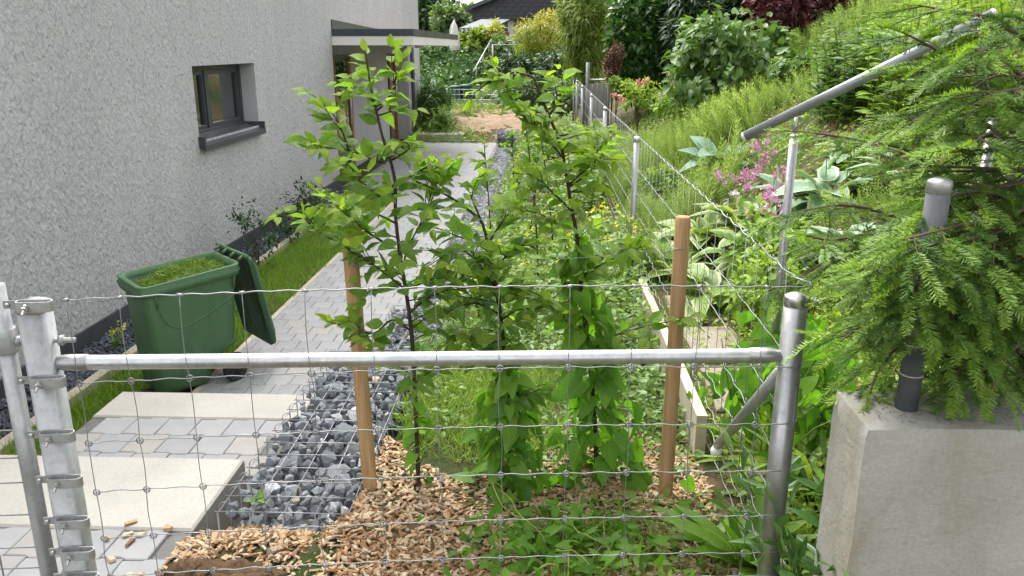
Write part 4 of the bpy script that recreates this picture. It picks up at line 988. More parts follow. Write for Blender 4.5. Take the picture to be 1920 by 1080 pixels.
# ------------------------------------------------------------------ plant helpers
def leaf_tmpl(rows, fold=0.25, droop=0.25, wave=0.0, nseg=1):
    """rows: (v along, half width, back-sweep of the sides). Unit length along +y, normal +z"""
    V = []; UV = []; F = []; c = 2*nseg+1
    for i, (v, hw, bs) in enumerate(rows):
        for k in range(c):
            u = (k-nseg)/nseg; x = u*hw; y = v-bs*abs(u)**1.5
            z = fold*abs(x) - droop*v*v + wave*math.sin(i*2.4+k*1.7)*hw*abs(u)
            V.append((x, y, z)); UV.append((0.5+0.5*u, v))
    for i in range(len(rows)-1):
        for k in range(c-1): F.append((i*c+k, i*c+k+1, (i+1)*c+k+1, (i+1)*c+k))
    return np.array(V), [np.array(F)], np.array(UV), np.zeros(len(V))
HB_ROWS = [(0, .02, 0), (.10, .17, 0), (.30, .265, 0), (.55, .25, 0), (.78, .14, 0), (.92, .05, 0), (1, .004, 0)]
T_HB = [leaf_tmpl(HB_ROWS, f, d, w_) for f, d, w_ in ((.30, .18, .0), (.15, .34, .10), (.5, .05, .05), (.35, .5, .16), (.05, -.12, .12), (.6, .3, .2), (.25, .7, .1))]
T_HEART = [leaf_tmpl([(0.0, .03, .0), (0.03, .22, .20), (.14, .36, .22), (.34, .38, .12), (.60, .27, .05), (.84, .11, .0), (1, .004, 0)], f, d, .06) for f, d in ((.2, .22), (.45, .35), (.05, .1), (.6, .6), (.3, -.1), (.15, .5))]
T_OV = [leaf_tmpl([(0, .03, 0), (.28, .24, 0), (.65, .20, 0), (1, .01, 0)], f, d) for f, d in ((.3, .2), (.1, .4))]
T_LANCE = [leaf_tmpl([(0, .02, 0), (.25, .095, 0), (.6, .09, 0), (1, .005, 0)], f, d) for f, d in ((.4, .35), (.2, .7))]
T_STRAP = [leaf_tmpl([(0, .035, 0), (.2, .055, 0), (.45, .075, 0), (.7, .07, 0), (.88, .04, 0), (1, .004, 0)], f, d, .1) for f, d in ((.5, .55), (.3, .95), (.4, .25))]
T_BROAD = [leaf_tmpl([(0, .03, 0), (.15, .05, 0), (.35, .10, 0), (.6, .125, 0), (.82, .10, 0), (.95, .04, 0), (1, .005, 0)], f, d, .12) for f, d in ((.4, .45), (.25, .85), (.5, .2))]
T_HOSTA = [leaf_tmpl([(0, .03, 0), (.05, .20, .06), (.22, .33, .05), (.48, .34, 0), (.74, .22, 0), (.92, .08, 0), (1, .005, 0)], f, d, .07, 2) for f, d in ((.25, .55), (.4, .35), (.15, .8))]
T_RUSC = [leaf_tmpl([(0, .02, 0), (.2, .13, 0), (.5, .165, 0), (.8, .08, 0), (1, .004, 0)], f, d) for f, d in ((.35, .15), (.2, .35), (.5, .05))]
T_PETAL = [leaf_tmpl([(0, .05, 0), (.5, .4, 0), (1, .2, 0)], .3, -.3)]
def tri_leaf():
    V = np.array([(0, 0, 0), (-.24, .45, .05), (.24, .45, .05), (0, 1, -.08)]); return V, [np.array([(0, 2, 1)]), np.array([(1, 2, 3)])], np.array([(.5, 0), (0, .5), (1, .5), (.5, 1)], float), np.zeros(4)
T_TRI = [tri_leaf()]
def blade(bend, w=1.0):
    V = np.array([(-.5*w, 0, 0), (.5*w, 0, 0), (.4*w, .4, bend*.12), (-.4*w, .4, bend*.12), (.25*w, .75, bend*.42), (-.25*w, .75, bend*.42), (0, 1, bend*.75)])
    return V, [np.array([(0, 1, 2, 3), (3, 2, 4, 5)]), np.array([(5, 4, 6)])], np.array([(0, 0), (1, 0), (1, .4), (0, .4), (1, .75), (0, .75), (.5, 1)], float), np.array([0, 0, .0, .0, .05, .05, .2])
T_BLADE = [blade(.3), blade(.8), blade(1.2), blade(0.05)]
_lm = {}
def leaf_meshes(mkey, T):
    k = (mkey, id(T))
    if k not in _lm: _lm[k] = [MB().add(t[0], t[1][0], uv=t[2]).mesh('leaf', M[mkey]) if len(t[1]) == 1 else MB().inst(t, np.eye(4)[None]).mesh('leaf', M[mkey]) for t in T]
    return _lm[k]
def scale_of(s): return s if hasattr(s, '__len__') else (s, s, s)
def emit(root, leaves, mkey, T, cap=290, name='leaf', rest='foliage'):
    """leaves: (P, D, N, size, tip). The nearest become objects, the rest one stuff part"""
    if not leaves: return
    leaves = sorted(leaves, key=lambda q: q[0][1])
    me = leaf_meshes(mkey, T)
    A = leaves[:cap]; B = leaves[cap:]
    P = np.array([q[0] for q in A]); R = frames(np.array([q[1] for q in A], float), np.array([q[2] for q in A], float)); S = np.array([scale_of(q[3]) for q in A])
    MM = mats4(P, R, S)
    for i, q in enumerate(A):
        o = link(name, me[i % len(me)], root, mtx=Matrix(MM[i].tolist()))
        if q[4] > 0: o.color = (1-q[4], 1, 1, 1)
    if B:
        P = np.array([q[0] for q in B]); R = frames(np.array([q[1] for q in B], float), np.array([q[2] for q in B], float)); S = np.array([scale_of(q[3]) for q in B]); MM = mats4(P, R, S); ti = np.array([q[4] for q in B])
        mb = MB()
        for k, t in enumerate(T): mb.inst(t, MM[k::len(T)], tint=ti[k::len(T)])
        mb.build(rest, M[mkey], root)['kind'] = 'stuff'
def along(P):
    P = np.asarray(P); d = np.linalg.norm(np.diff(P, axis=0), axis=1); s = np.concatenate([[0], np.cumsum(d)]); return P, s
def sample(P, s, x):
    i = min(max(int(np.searchsorted(s, x))-1, 0), len(P)-2); t = (x-s[i])/max(s[i+1]-s[i], 1e-6); T = P[i+1]-P[i]; return P[i]+T*t, T/np.linalg.norm(T)
def twig_leaves(P, out, spacing=0.03, size=(0.06, 0.085), start=0.1, tipn=3, up=0.25, tipmax=0.9, rnd_=0.35, phase=0):
    P, s = along(P); x = s[-1]*start; k = phase; n = max(1, int((s[-1]-x)/spacing))
    while x < s[-1]:
        p, t = sample(P, s, x); side = np.cross(t, (0, 0, 1.0)); 
        if np.linalg.norm(side) < 0.25: a = k*2.4; side = np.array((math.cos(a), math.sin(a), 0))
        side = side/np.linalg.norm(side)*(1 if k % 2 else -1)
        d = t*0.75+side*1.0+rng.normal(size=3)*rnd_+np.array((0, 0, up*0.3-.05)); nrm = np.array((0, 0, 1.0))+rng.normal(size=3)*rnd_*1.1+np.array((0.1, -0.35, 0))
        rem = (s[-1]-x)/spacing; f = x/s[-1]
        sz = random.uniform(*size)*(1.0-0.35*max(0, f-0.7)/0.3)
        tip = max(0, 1-rem/tipn)*tipmax*random.uniform(.5, 1) if tipn else 0
        out.append((p+d/np.linalg.norm(d)*0.008, d, nrm, (sz*random.uniform(.85, 1.1), sz, sz), tip)); x += spacing*random.uniform(.75, 1.3); k += 1
    p, t = sample(P, s, s[-1]*0.999); out.append((p, t+rng.normal(size=3)*.2, np.array((0, -.4, 1.0)), size[0]*0.85, tipmax*random.uniform(.5, 1) if tipn else 0))
def px_line(pts, Y0, Y1=None, k=5):
    Y1 = Y0 if Y1 is None else Y1; n = len(pts)
    return spline([np.array(at(x, y, Y=Y0+(Y1-Y0)*i/max(1, n-1))) for i, (x, y) in enumerate(pts)], k)
def grow(p, d, length, droop=0.1, n=5, wob=0.12):
    d = np.array(d, float); d /= np.linalg.norm(d); P = [np.array(p, float)]
    for i in range(n):
        d = d+rng.normal(size=3)*wob+np.array((0, 0, -droop)); d /= np.linalg.norm(d); P.append(P[-1]+d*length/n)
    return np.array(P)
def hit(px, py, h=0.0):
    d = np.array(ray(px, py)); d /= d[1]; y = 1.9
    while y < 40:
        p = np.array((0, 0, 2.17))+d*y
        if p[2] <= float(terr(p[0], p[1]))+h: break
        y += 0.03
    return np.array((p[0], p[1], float(terr(p[0], p[1]))))
def crown_mesh(mb, C, Rr, ncl, per, size, T, cl=0.30, shell=(0.45, 1.0), updir=0.35, droop=0.0, tipup=0.4, zmin=None, bumpy=0.25):
    """leaf clumps through the volume of an uneven ellipsoid"""
    C = np.array(C, float); Rr = np.array(Rr, float); u = unit(ncl); r = rng.uniform(shell[0]**2, shell[1]**2, ncl)**0.5
    lob = 1+bumpy*np.sin(u[:, 0]*5+C[0])*np.cos(u[:, 2]*4+u[:, 1]*3+C[1])
    cc = u*(r*lob)[:, None]
    n = ncl*per; ci = np.repeat(np.arange(ncl), per); off = unit(n)*(rng.random(n)**0.5)[:, None]*cl*np.repeat(rng.uniform(.6, 1.3, ncl), per)[:, None]
    q = cc[ci]+off; P = C+q*Rr
    out = unit(n)*0.75+off/cl*0.8+q*0.6; out[:, 2] -= droop
    nr = unit(n)*0.55+q*0.5+np.array((0, 0, 1.0))*updir*2
    S = rng.uniform(size[0], size[1], n)
    tint = np.clip((off[:, 2]/cl)*tipup+q[:, 2]*tipup*0.5+rng.normal(0, .12, n), 0, 0.85)
    if zmin is not None:
        k = P[:, 2] > zmin; P, out, nr, S, tint = P[k], out[k], nr[k], S[k], tint[k]
    MM = mats4(P, frames(out, nr), S)
    for k, t in enumerate(T): mb.inst(t, MM[k::len(T)], tint=tint[k::len(T)])
    return C+cc*Rr
def shrub(name, label, cat, base, C, R_, ncl, per, size, mkey, T=T_OV, bark='bark_brown', trunk_r=0.03, limbs=10, group=None, **kw):
    t = thing(name, label, cat, tuple(base), group)
    mb = MB(); cc = crown_mesh(mb, C, R_, ncl, per, size, T, **kw); mb.build('crown', M[mkey], t)
    mb = MB(); base = np.array(base, float)
    top = np.array(C)*0.5+base*0.5; top[2] = base[2]+(C[2]-base[2])*0.8
    mb.add(*tube(spline([base-np.array((0, 0, .1)), (base+top)/2+rng.normal(size=3)*.02, top], 4), np.linspace(trunk_r, trunk_r*0.5, 9), 7))
    mb.build('trunk', M[bark], t)
    for i in range(limbs):
        q = cc[i % len(cc)]; s_ = base+(top-base)*random.uniform(.3, 1); m = (s_+q)/2+np.array((0, 0, .06))
        MB().add(*tube(spline([s_, m, q], 3), np.linspace(trunk_r*.45, trunk_r*.12, 7), 5)).build('limb', M[bark], t)
    return t
def rosette(name, label, cat, base, n, mkey, T, size, rad=0.25, elev=(0.2, 1.2), group=None, flower=None, width=1.0, tip=0.0):
    t = thing(name, label, cat, tuple(base), group); lv = []; b = np.array(base, float)
    for i in range(n):
        a = i*2.399+random.uniform(-.3, .3); e = random.uniform(*elev); f = i/n
        d = np.array((math.cos(a)*math.cos(e), math.sin(a)*math.cos(e), math.sin(e)))
        s = random.uniform(*size)*(1-.25*f*0)
        nr = np.array((-math.cos(a)*math.sin(e), -math.sin(a)*math.sin(e), math.cos(e)))+rng.normal(size=3)*.22
        stalk = rad*random.uniform(.2, 1.0)
        p = b+np.array((math.cos(a)*0.45, math.sin(a)*0.45, 0.75*math.sin(e)+.15))*stalk
        lv.append((p, d, nr, (s*width, s, s), tip*random.random()))
        if rad > 0.1: MB().add(*tube([b, p], 0.004, 4)).build('stalk', M['stem'], t)
    emit(t, lv, mkey, T); return t
# ------------------------------------------------------------------ hornbeam saplings (each leaf its own part)
def sapling(label, trunk, branches, twigs, seed, group='young hornbeam saplings planted in a row', size=(.052, .080), extra_vine=None, cap=290, r0=0.0085, twig_z=(0.15, 0.95), twlen=(.10, .26), tb=0.25):
    random.seed(seed); t = thing('hornbeam_sapling', label, 'sapling', tuple(trunk[0]), group)
    P, s = along(trunk); MB().add(*tube(np.concatenate([[trunk[0]-np.array((0, 0, .12))], trunk]), np.linspace(r0, 0.0028, len(trunk)+1), 8)).build('trunk', M['bark'], t)
    lv = []; twig_leaves(P[int(len(P)*.70):], lv, 0.022, size, 0.05, 6)
    for i, b in enumerate(branches):
        MB().add(*tube(b, np.linspace(0.0042, 0.0012, len(b)), 6)).build('branch', M['bark'], t)
        twig_leaves(b, lv, 0.023, size, 0.10, 5)
        for q in range(max(2, int(len(b)/3.5))):
            _, sb = along(b); p, tt = sample(b, sb, sb[-1]*random.uniform(.25, .85)); side = np.cross(tt, (0, 0, 1.0))*(1 if random.random() < .5 else -1)
            tw = grow(p, tt*.6+side+np.array((0, -.15, .35)), random.uniform(.06, .15), 0.05, 4)
            MB().add(*tube(tw, np.linspace(.002, .0009, len(tw)), 5)).build('twig', M['bark'], t); twig_leaves(tw, lv, 0.022, size, 0.15, 4)
    for i in range(twigs):
        f = random.uniform(*twig_z); p, tt = sample(P, s, s[-1]*f); a = i*2.4+random.uniform(-.4, .4)
        tw = grow(p, (math.cos(a), math.sin(a)*.8, random.uniform(.15, .7)), random.uniform(*twlen)*(1.15-f*.5), 0.06, 5)
        MB().add(*tube(tw, np.linspace(.0028, .001, len(tw)), 5)).build('twig', M['bark'], t); twig_leaves(tw, lv, 0.023, size, 0.12, 4, tipmax=0.85 if f > .5 else 0.4)
    zt = trunk[-1][2]; zb_ = trunk[0][2]
    lv = [(p, d, nn, s_, max(t_, tb*random.random()*min(1, max(0, (p[2]-zb_)/(max(zt, zb_+.4)-zb_)*1.3)))) for p, d, nn, s_, t_ in lv]
    emit(t, lv, 'hornbeam', T_HB, cap); return t
tr1 = px_line([(786, 955), (783, 850), (778, 740), (773, 640), (763, 557), (752, 490), (742, 410), (741, 343), (730, 294), (717, 256), (706, 208), (697, 172), (688, 118), (684, 95)], 2.58, 2.62, 3)
br1 = [px_line(q, a, b, 4) for q, a, b in (
    ([(758, 541), (712, 505), (662, 473), (620, 448), (590, 430), (555, 396), (520, 405)], 2.60, 2.40),
    ([(733, 463), (680, 428), (650, 395), (627, 373), (600, 345)], 2.62, 2.75),
    ([(741, 343), (715, 368), (690, 350), (660, 330), (630, 310)], 2.62, 2.42),
    ([(722, 305), (700, 300), (654, 282), (615, 277), (570, 272)], 2.62, 2.50),
    ([(654, 282), (643, 250), (632, 225), (612, 200)], 2.55, 2.60),
    ([(755, 505), (763, 470), (785, 425), (800, 392), (815, 350), (850, 312)], 2.62, 2.75),
    ([(770, 620), (735, 600), (700, 625), (650, 612), (612, 602)], 2.60, 2.45),
    ([(741, 350), (770, 330), (800, 318), (830, 322)], 2.62, 2.7),
    ([(765, 590), (800, 560), (840, 545), (880, 540)], 2.60, 2.5),
    ([(706, 208), (725, 190), (738, 160), (745, 125)], 2.62, 2.66),
    ([(745, 420), (700, 400), (640, 400), (580, 385)], 2.62, 2.85),
    ([(735, 300), (760, 285), (775, 270)], 2.62, 2.55))]
sapling('leftmost tall hornbeam sapling with a bright pointed top before the porch', tr1, br1, 30, 11, tb=.35, twig_z=(.30, .95))
tr2 = px_line([(958, 918), (953, 800), (948, 700), (941, 610), (931, 540), (920, 490), (905, 420), (882, 397), (845, 370), (808, 352), (780, 340)], 2.72, 2.66, 3)
br2 = [px_line(q, a, b, 4) for q, a, b in (
    ([(931, 540), (900, 500), (870, 470), (835, 480), (800, 500)], 2.71, 2.55),
    ([(914, 460), (935, 425), (955, 400), (975, 372)], 2.70, 2.75),
    ([(905, 420), (890, 385), (880, 360)], 2.69, 2.65),
    ([(925, 510), (950, 480), (985, 460), (1010, 470)], 2.71, 2.60),
    ([(938, 590), (900, 570), (860, 575), (820, 600)], 2.71, 2.55),
    ([(940, 600), (975, 580), (1010, 590)], 2.71, 2.60),
    ([(915, 470), (880, 450), (850, 440), (815, 425)], 2.70, 2.8),
    ([(945, 640), (905, 640), (860, 625), (830, 650)], 2.71, 2.6))]
sapling('middle hornbeam sapling whose dark top bends over to the left', tr2, br2, 28, 12, tb=.2, twig_z=(.18, .66), twlen=(.12, .24))
tr3 = px_line([(1118, 905), (1116, 800), (1108, 700), (1098, 610), (1090, 540), (1084, 470), (1081, 438), (1071, 385), (1061, 324), (1051, 271), (1028, 214), (1008, 165), (1000, 146), (980, 140), (935, 147), (905, 162), (886, 185)], 2.76, 2.72, 3)
br3 = [px_line(q, a, b, 4) for q, a, b in (
    ([(1058, 300), (1030, 265), (1000, 236), (975, 207), (959, 185), (943, 155), (925, 150)], 2.75, 2.66),
    ([(1068, 350), (1106, 322), (1134, 283), (1150, 250)], 2.75, 2.82),
    ([(1068, 345), (1090, 325), (1125, 300), (1160, 300)], 2.75, 2.6),
    ([(1072, 395), (1035, 360), (1000, 330), (960, 325)], 2.75, 2.62),
    ([(1030, 215), (1050, 190), (1065, 170)], 2.74, 2.7),
    ([(1045, 255), (1075, 250), (1100, 240), (1125, 235)], 2.74, 2.85),
    ([(1080, 430), (1045, 420), (1010, 400), (975, 395)], 2.75, 2.65),
    ([(1088, 520), (1120, 500), (1160, 480), (1205, 462)], 2.75, 2.6),
    ([(1105, 660), (1150, 630), (1210, 612), (1270, 600), (1300, 592)], 2.76, 2.62),
    ([(1100, 640), (1060, 600), (1020, 560), (990, 545)], 2.76, 2.6))]
sapling('right hornbeam sapling with an arching yellow-green tip above the fence', tr3, br3, 20, 13, tb=.6, twig_z=(.45, .8), twlen=(.08, .2))
# thinner saplings of the same row, farther up the bed
for i, (px_, py_, Yd, top, nm) in enumerate(((920, 400, 5.3, (908, 272), 'slim young sapling with a leafy tuft beside the pale paving'), (1012, 470, 5.8, (985, 225), 'slender bare-stemmed sapling farther up the bed'), (1040, 480, 6.8, (1006, 205), 'thin sapling between the bending and the right hornbeam'), (985, 470, 7.4, (1012, 250), 'small far sapling among the yellow flowers'), (960, 330, 9.0, (960, 250), 'farthest little sapling beside the low stone strip'))):
    b = np.array(at(px_, py_, Y=Yd)); b[2] = float(terr(b[0], b[1])); t_ = np.array(at(*top, Y=Yd)); tk = spline([b, (b+t_)/2+np.array((.02, 0, 0)), t_], 6)
    sapling(nm, tk, [], 5 if i else 3, 30+i, twig_z=(.62, .97), twlen=(.10, .22), size=(.06, .085), cap=80)
# ------------------------------------------------------------------ bindweed climbing the two right saplings
def vine(label, trunk, n, f0, f1, wid, seed, size=(.07, .125)):
    random.seed(seed); t = thing('bindweed_vine', label, 'vine', tuple(trunk[0]), 'bindweed climbing the saplings'); P, s = along(trunk); lv = []
    st = []
    for k in range(int(60)):
        f = f0+(f1-f0)*k/59; p, tt = sample(P, s, s[-1]*f); a = k*0.75; st.append(p+np.array((math.cos(a), math.sin(a), 0))*0.016)
    MB().add(*tube(st, 0.0022, 5)).build('stem', M['stem'], t)
    for i in range(n):
        f = f0+(f1-f0)*random.random()**1.15; p, tt = sample(P, s, s[-1]*f); a = random.uniform(0, 2*PI); u = (f-f0)/(f1-f0); r = wid*(1.15-u*0.85)*random.uniform(.15, 1.0)
        o = np.array((math.cos(a), math.sin(a)*.8, 0)); q = p+o*r+np.array((0, 0, random.uniform(-.03, .05)))
        d = o*0.7+np.array((0, 0, -.8))+rng.normal(size=3)*.5; nr = o*0.6+np.array((0, -.35, .75))+rng.normal(size=3)*.4
        sz = random.uniform(*size)*(1.0 if u < .7 else .8); lv.append((q, d, nr, (sz*random.uniform(.8, 1.0), sz, sz), random.random()*0.45 if u > .5 else random.random()*.15))
        if i % 3 == 0: MB().add(*tube([p, (p+q)/2+np.array((0, 0, .015)), q], 0.0013, 4)).build('leaf_stalk', M['stem'], t)
    emit(t, lv, 'heart', T_HEART, 280)
vine('bindweed with heart-shaped leaves wound round the middle sapling', tr2, 190, 0.02, 0.44, 0.15, 21, (.04, .105))
vine('bindweed with large heart-shaped leaves wound round the right sapling', tr3, 210, 0.02, 0.55, 0.16, 22, (.04, .125))
vine('small bindweed shoot on the foot of the left sapling', tr1, 22, 0.02, 0.28, 0.08, 23, (.045, .075))

# ------------------------------------------------------------------ wood chip mulch
CH = box(-.5, .5, -.5, .5, -.5, .5); CHT = []
for q in range(6):
    v = CH[0].copy(); v[:, 0] += rng.uniform(-.16, .16, 8); v[:, 1] += rng.uniform(-.2, .2, 8); v[:, 2] *= np.array([1, 1, 1, 1, .6, .9, .7, 1])[rng.permutation(8)]
    CHT.append((v, [CH[1]], np.zeros((8, 2)), np.zeros(8)))
def chips(mb, n, fx, s=1.0, tint=0.0, zoff=0.0):
    P = fx(n); k = len(P)
    a = rng.uniform(0, 2*PI, k); D = np.stack([np.cos(a), np.sin(a), rng.normal(0, .28, k)], -1); Nn = np.stack([rng.normal(0, .35, k), rng.normal(0, .35, k), np.ones(k)], -1)
    S = np.stack([rng.uniform(.006, .015, k), rng.uniform(.014, .040, k), rng.uniform(.003, .008, k)], -1)*s
    big = rng.random(k) < .05; S[big] *= 1.6
    P[:, 2] += rng.uniform(-.004, .012, k)+zoff; MM = mats4(P, frames(D, Nn), S)
    for q, t in enumerate(CHT): mb.inst(t, MM[q::6], tint=np.full(len(MM[q::6]), tint) + np.where(rng.random(len(MM[q::6])) < .25, .25, 0))
def area(x0, x1, y0, y1, ok=None):
    def f(n):
        x = rng.uniform(x0, x1, n); y = rng.uniform(y0, y1, n)
        if ok is not None: k = ok(x, y); x, y = x[k], y[k]
        return np.stack([x, y, terr(x, y)], -1)
    return f
mb = MB(); inbox = lambda x, y: ~((x < -0.63) & (x > -1.10) & (y > 2.345)) & ~((x < -1.215) & (y > 2.0))
chips(mb, 13000, area(-1.25, 0.62, 1.75, 3.15, lambda x, y: inbox(x, y) & (y < 3.0+.25*np.sin(x*5))), .88)
chips(mb, 2600, area(-0.62, 0.45, 1.7, 2.25), 0.8, 0.55)
chips(mb, 700, area(-1.23, -0.6, 2.25, 2.5, inbox), 1.1)
chips(mb, 600, area(0.1, .62, 2.6, 3.1)); chips(mb, 1300, area(-2.95, -2.28, 3.0, 4.1), 1.0, 0.1)
o = mb.build('wood_chips', M['chip'], smooth=False); tag(o, 'wood chip mulch spread over the bed behind the fence', 'wood chips', kind='stuff')
mb = MB()
for k in range(12):
    x, y = random.uniform(-1.5, -1.24), random.uniform(1.9, 2.5); s_ = np.array((random.uniform(.02, .045), random.uniform(.012, .022), random.uniform(.006, .012)))
    a = random.uniform(0, 6.3); v = CHT[k % 6][0]*s_; v = np.stack([x+v[:, 0]*math.cos(a)-v[:, 1]*math.sin(a), y+v[:, 0]*math.sin(a)+v[:, 1]*math.cos(a), v[:, 2]+0.547], -1); mb.add(v, CHT[k % 6][1][0], rnd=random.random())
tag(mb.build('wood_chips', M['chip'], smooth=False), 'a few stray wood chips on the grey paving', 'wood chips', kind='stuff')
def clod(name, label, c, r, mat, seed, cat):
    import bmesh
    bm = bmesh.new(); bmesh.ops.create_icosphere(bm, subdivisions=5, radius=1)
    for v in bm.verts:
        p = v.co*1.3+Vector((seed, 0, 0)); k = 1+.34*mnoise.noise(p)+.22*mnoise.noise(p*3)+.16*mnoise.noise(p*8)+.09*mnoise.noise(p*20); v.co = Vector((v.co.x*r[0], v.co.y*r[1], v.co.z*r[2]))*k
    me = bpy.data.meshes.new(name); bm.to_mesh(me); bm.free(); me.materials.append(M[mat])
    for p in me.polygons: p.use_smooth = True
    tag(link(name, me, loc=c), label, cat)
q = on_plane(345, 1065, -.06); clod('earth_clod', 'light brown clod of earth on the paving edge below the clamps', Vector((q[0], q[1]+.02, q[2]-.045)), (.075, .055, .040), 'soil', 1.0, 'earth clod')
q = on_plane(430, 1035, -.10); clod('earth_clod', 'dark brown heap of soil with roots beside the wood chips', Vector((q[0]-.02, q[1]-.03, q[2]-.075)), (.14, .075, .042), 'soil', 4.2, 'earth clod')
# places on the bank kept for hostas, flowers and perennials: (pixel x, pixel y, radius)
HOLES = [(*hit(px_, py_+25, .10)[:2], r_) for px_, py_, r_ in ((1345, 275, .42), (1335, 425, .4), (1385, 390, .36), (1300, 500, .34), (1420, 440, .3), (1350, 520, .3), (1480, 340, .36), (1555, 335, .36), (1455, 400, .3), (1590, 250, .34), (1580, 430, .3), (1225, 350, .26), (1680, 300, .3), (1420, 380, .35), (1450, 350, .3), (1590, 190, .25), (1690, 190, .3), (1770, 160, .3), (1690, 270, .25), (1600, 320, .2), (1560, 90, .35), (1665, 60, .35))]
def clear(x, y):
    k = np.ones(len(x), bool)
    for hx, hy, hr_ in HOLES: k &= (x-hx)**2+((y-hy)*.8)**2 > hr_**2
    return k
# ------------------------------------------------------------------ grass verge beside the path, weeds in the bed, horsetail on the bank
def blades(mb, P, h, w_, lean=.35, tip=0.0, T=T_BLADE):
    n = len(P); D = np.stack([rng.normal(0, lean, n), rng.normal(0, lean, n), np.ones(n)], -1); Nn = np.stack([rng.normal(0, 1, n), rng.normal(0, 1, n), np.full(n, .1)], -1)
    H = rng.uniform(h[0], h[1], n); MM = mats4(P, frames(D, Nn), np.stack([np.full(n, w_)*rng.uniform(.7, 1.3, n), H, H], -1)); ti = np.clip(rng.normal(tip, .18, n), 0, .8)
    for q, t in enumerate(T): mb.inst(t, MM[q::len(T)], tint=ti[q::len(T)])
mb = MB()
def verge(x, y): return (x < -2.29-.02*np.sin(y*6)) & (x > -2.96)
n = 15000; x = rng.uniform(-2.96, -2.28, n); y = 3.9+(9.2)*rng.random(n)**1.25; k = verge(x, y) & ~((np.abs(x+2.25) < .38) & (np.abs(y-4.95) < .35)); x, y = x[k], y[k]
blades(mb, np.stack([x, y, zpath(y)-.03], -1), (.05, .15), .0045, .5, .02)
n = 1500; x = rng.uniform(-2.95, -2.30, n); y = rng.uniform(3.2, 4.6, n); blades(mb, np.stack([x, y, terr(x, y)], -1), (.04, .12), .004, .7, .05)
n = 800; x = rng.normal(-2.30, .03, n); y = rng.uniform(4.8, 12.5, n); blades(mb, np.stack([x, y, zpath(y)-.03], -1), (.02, .06), .004, .7, .55)
tag(mb.build('lawn_grass', M['grass']), 'strip of bright green grass between the path and the kerb', 'grass', kind='stuff')
n = 260; x = np.concatenate([rng.uniform(-2.25, -1.12, 160), rng.normal(-1.9, .18, 100)]); y = np.concatenate([rng.uniform(4.2, 9.5, 160), rng.normal(4.75, .25, 100)]); k = (x > -2.25) & (x < -1.12) & (y > 4.15); x, y = x[k], y[k]; n = len(x)
D = unit(n); D[:, 2] *= .05; mb = MB().inst(T_BLADE[0], mats4(np.stack([x, y, zpath(y)+.004], -1), frames(D, np.tile((0, 0, 1.0), (n, 1))), np.stack([np.full(n, .004), rng.uniform(.012, .045, n), np.full(n, .02)], -1)))
tag(mb.build('grass_bits', M['clip']), 'scattered bits of cut grass on the grey paving', 'grass cuttings', kind='stuff')
# weeds covering the planted bed
def scat(x0, x1, y0, y1, n, ok=None, dz=0.0):
    x = rng.uniform(x0, x1, n); y = rng.uniform(y0, y1, n)
    if ok is not None: k = ok(x, y); x, y = x[k], y[k]
    return np.stack([x, y, terr(x, y)+dz], -1)
def cover(mb, P, size, T, up=.8, hgt=(.0, .10), tip=.1):
    n = len(P); P = P.copy(); P[:, 2] += rng.uniform(*hgt, n); D = unit(n); D[:, 2] = D[:, 2]*.35+.1; Nn = unit(n)*.55+np.array((0, -.1, up)); S = rng.uniform(*size, n)
    MM = mats4(P, frames(D, Nn), S); ti = np.clip(rng.normal(tip, .15, n), 0, .8)
    for q, t in enumerate(T): mb.inst(t, MM[q::len(T)], tint=ti[q::len(T)])
patch = lambda x, y: (np.sin(x*4.1+y*1.3)+np.cos(y*2.3-x*2.2)+rng.normal(0, .55, len(x))) > -0.25
mb = MB(); cover(mb, scat(-.60, .62, 2.95, 6.5, 5200, patch), (.022, .05), T_OV, hgt=(0, .10)); cover(mb, scat(-.60, .60, 4.0, 9.0, 7000, patch), (.03, .065), T_OV, hgt=(.05, .36), tip=.2); cover(mb, scat(-.60, .62, 6.0, 17.5, 12000, patch), (.035, .08), T_OV, hgt=(0, .34), tip=.2)
tag(mb.build('ground_weeds', M['weed']), 'low leafy weeds covering the bed behind the saplings', 'weeds', kind='stuff')
mb = MB(); cover(mb, scat(-.35, .60, 3.1, 4.9, 2300, lambda x, y: patch(x+3, y+1)), (.025, .055), T_OV, hgt=(.02, .16)); cover(mb, scat(.0, .62, 2.75, 3.4, 500), (.02, .045), T_OV, hgt=(0, .1))
tag(mb.build('ground_weeds', M['mint']), 'pale green ground leaves between the vine-clad saplings', 'weeds', kind='stuff')
mb = MB(); blades(mb, scat(-.60, .60, 2.95, 4.2, 3800, lambda x, y: patch(x+1, y+5) & (x < .1)), (.04, .13), .004, .55, .1); blades(mb, scat(-.50, .05, 2.85, 3.9, 3200), (.03, .10), .004, .6, .1); blades(mb, scat(-.6, .62, 4.2, 9, 4200, lambda x, y: patch(x+1, y+5)), (.06, .22), .006, .5, .1)
tag(mb.build('bed_grass', M['horsetail']), 'sparse pale grass growing in the planted bed', 'grass', kind='stuff')
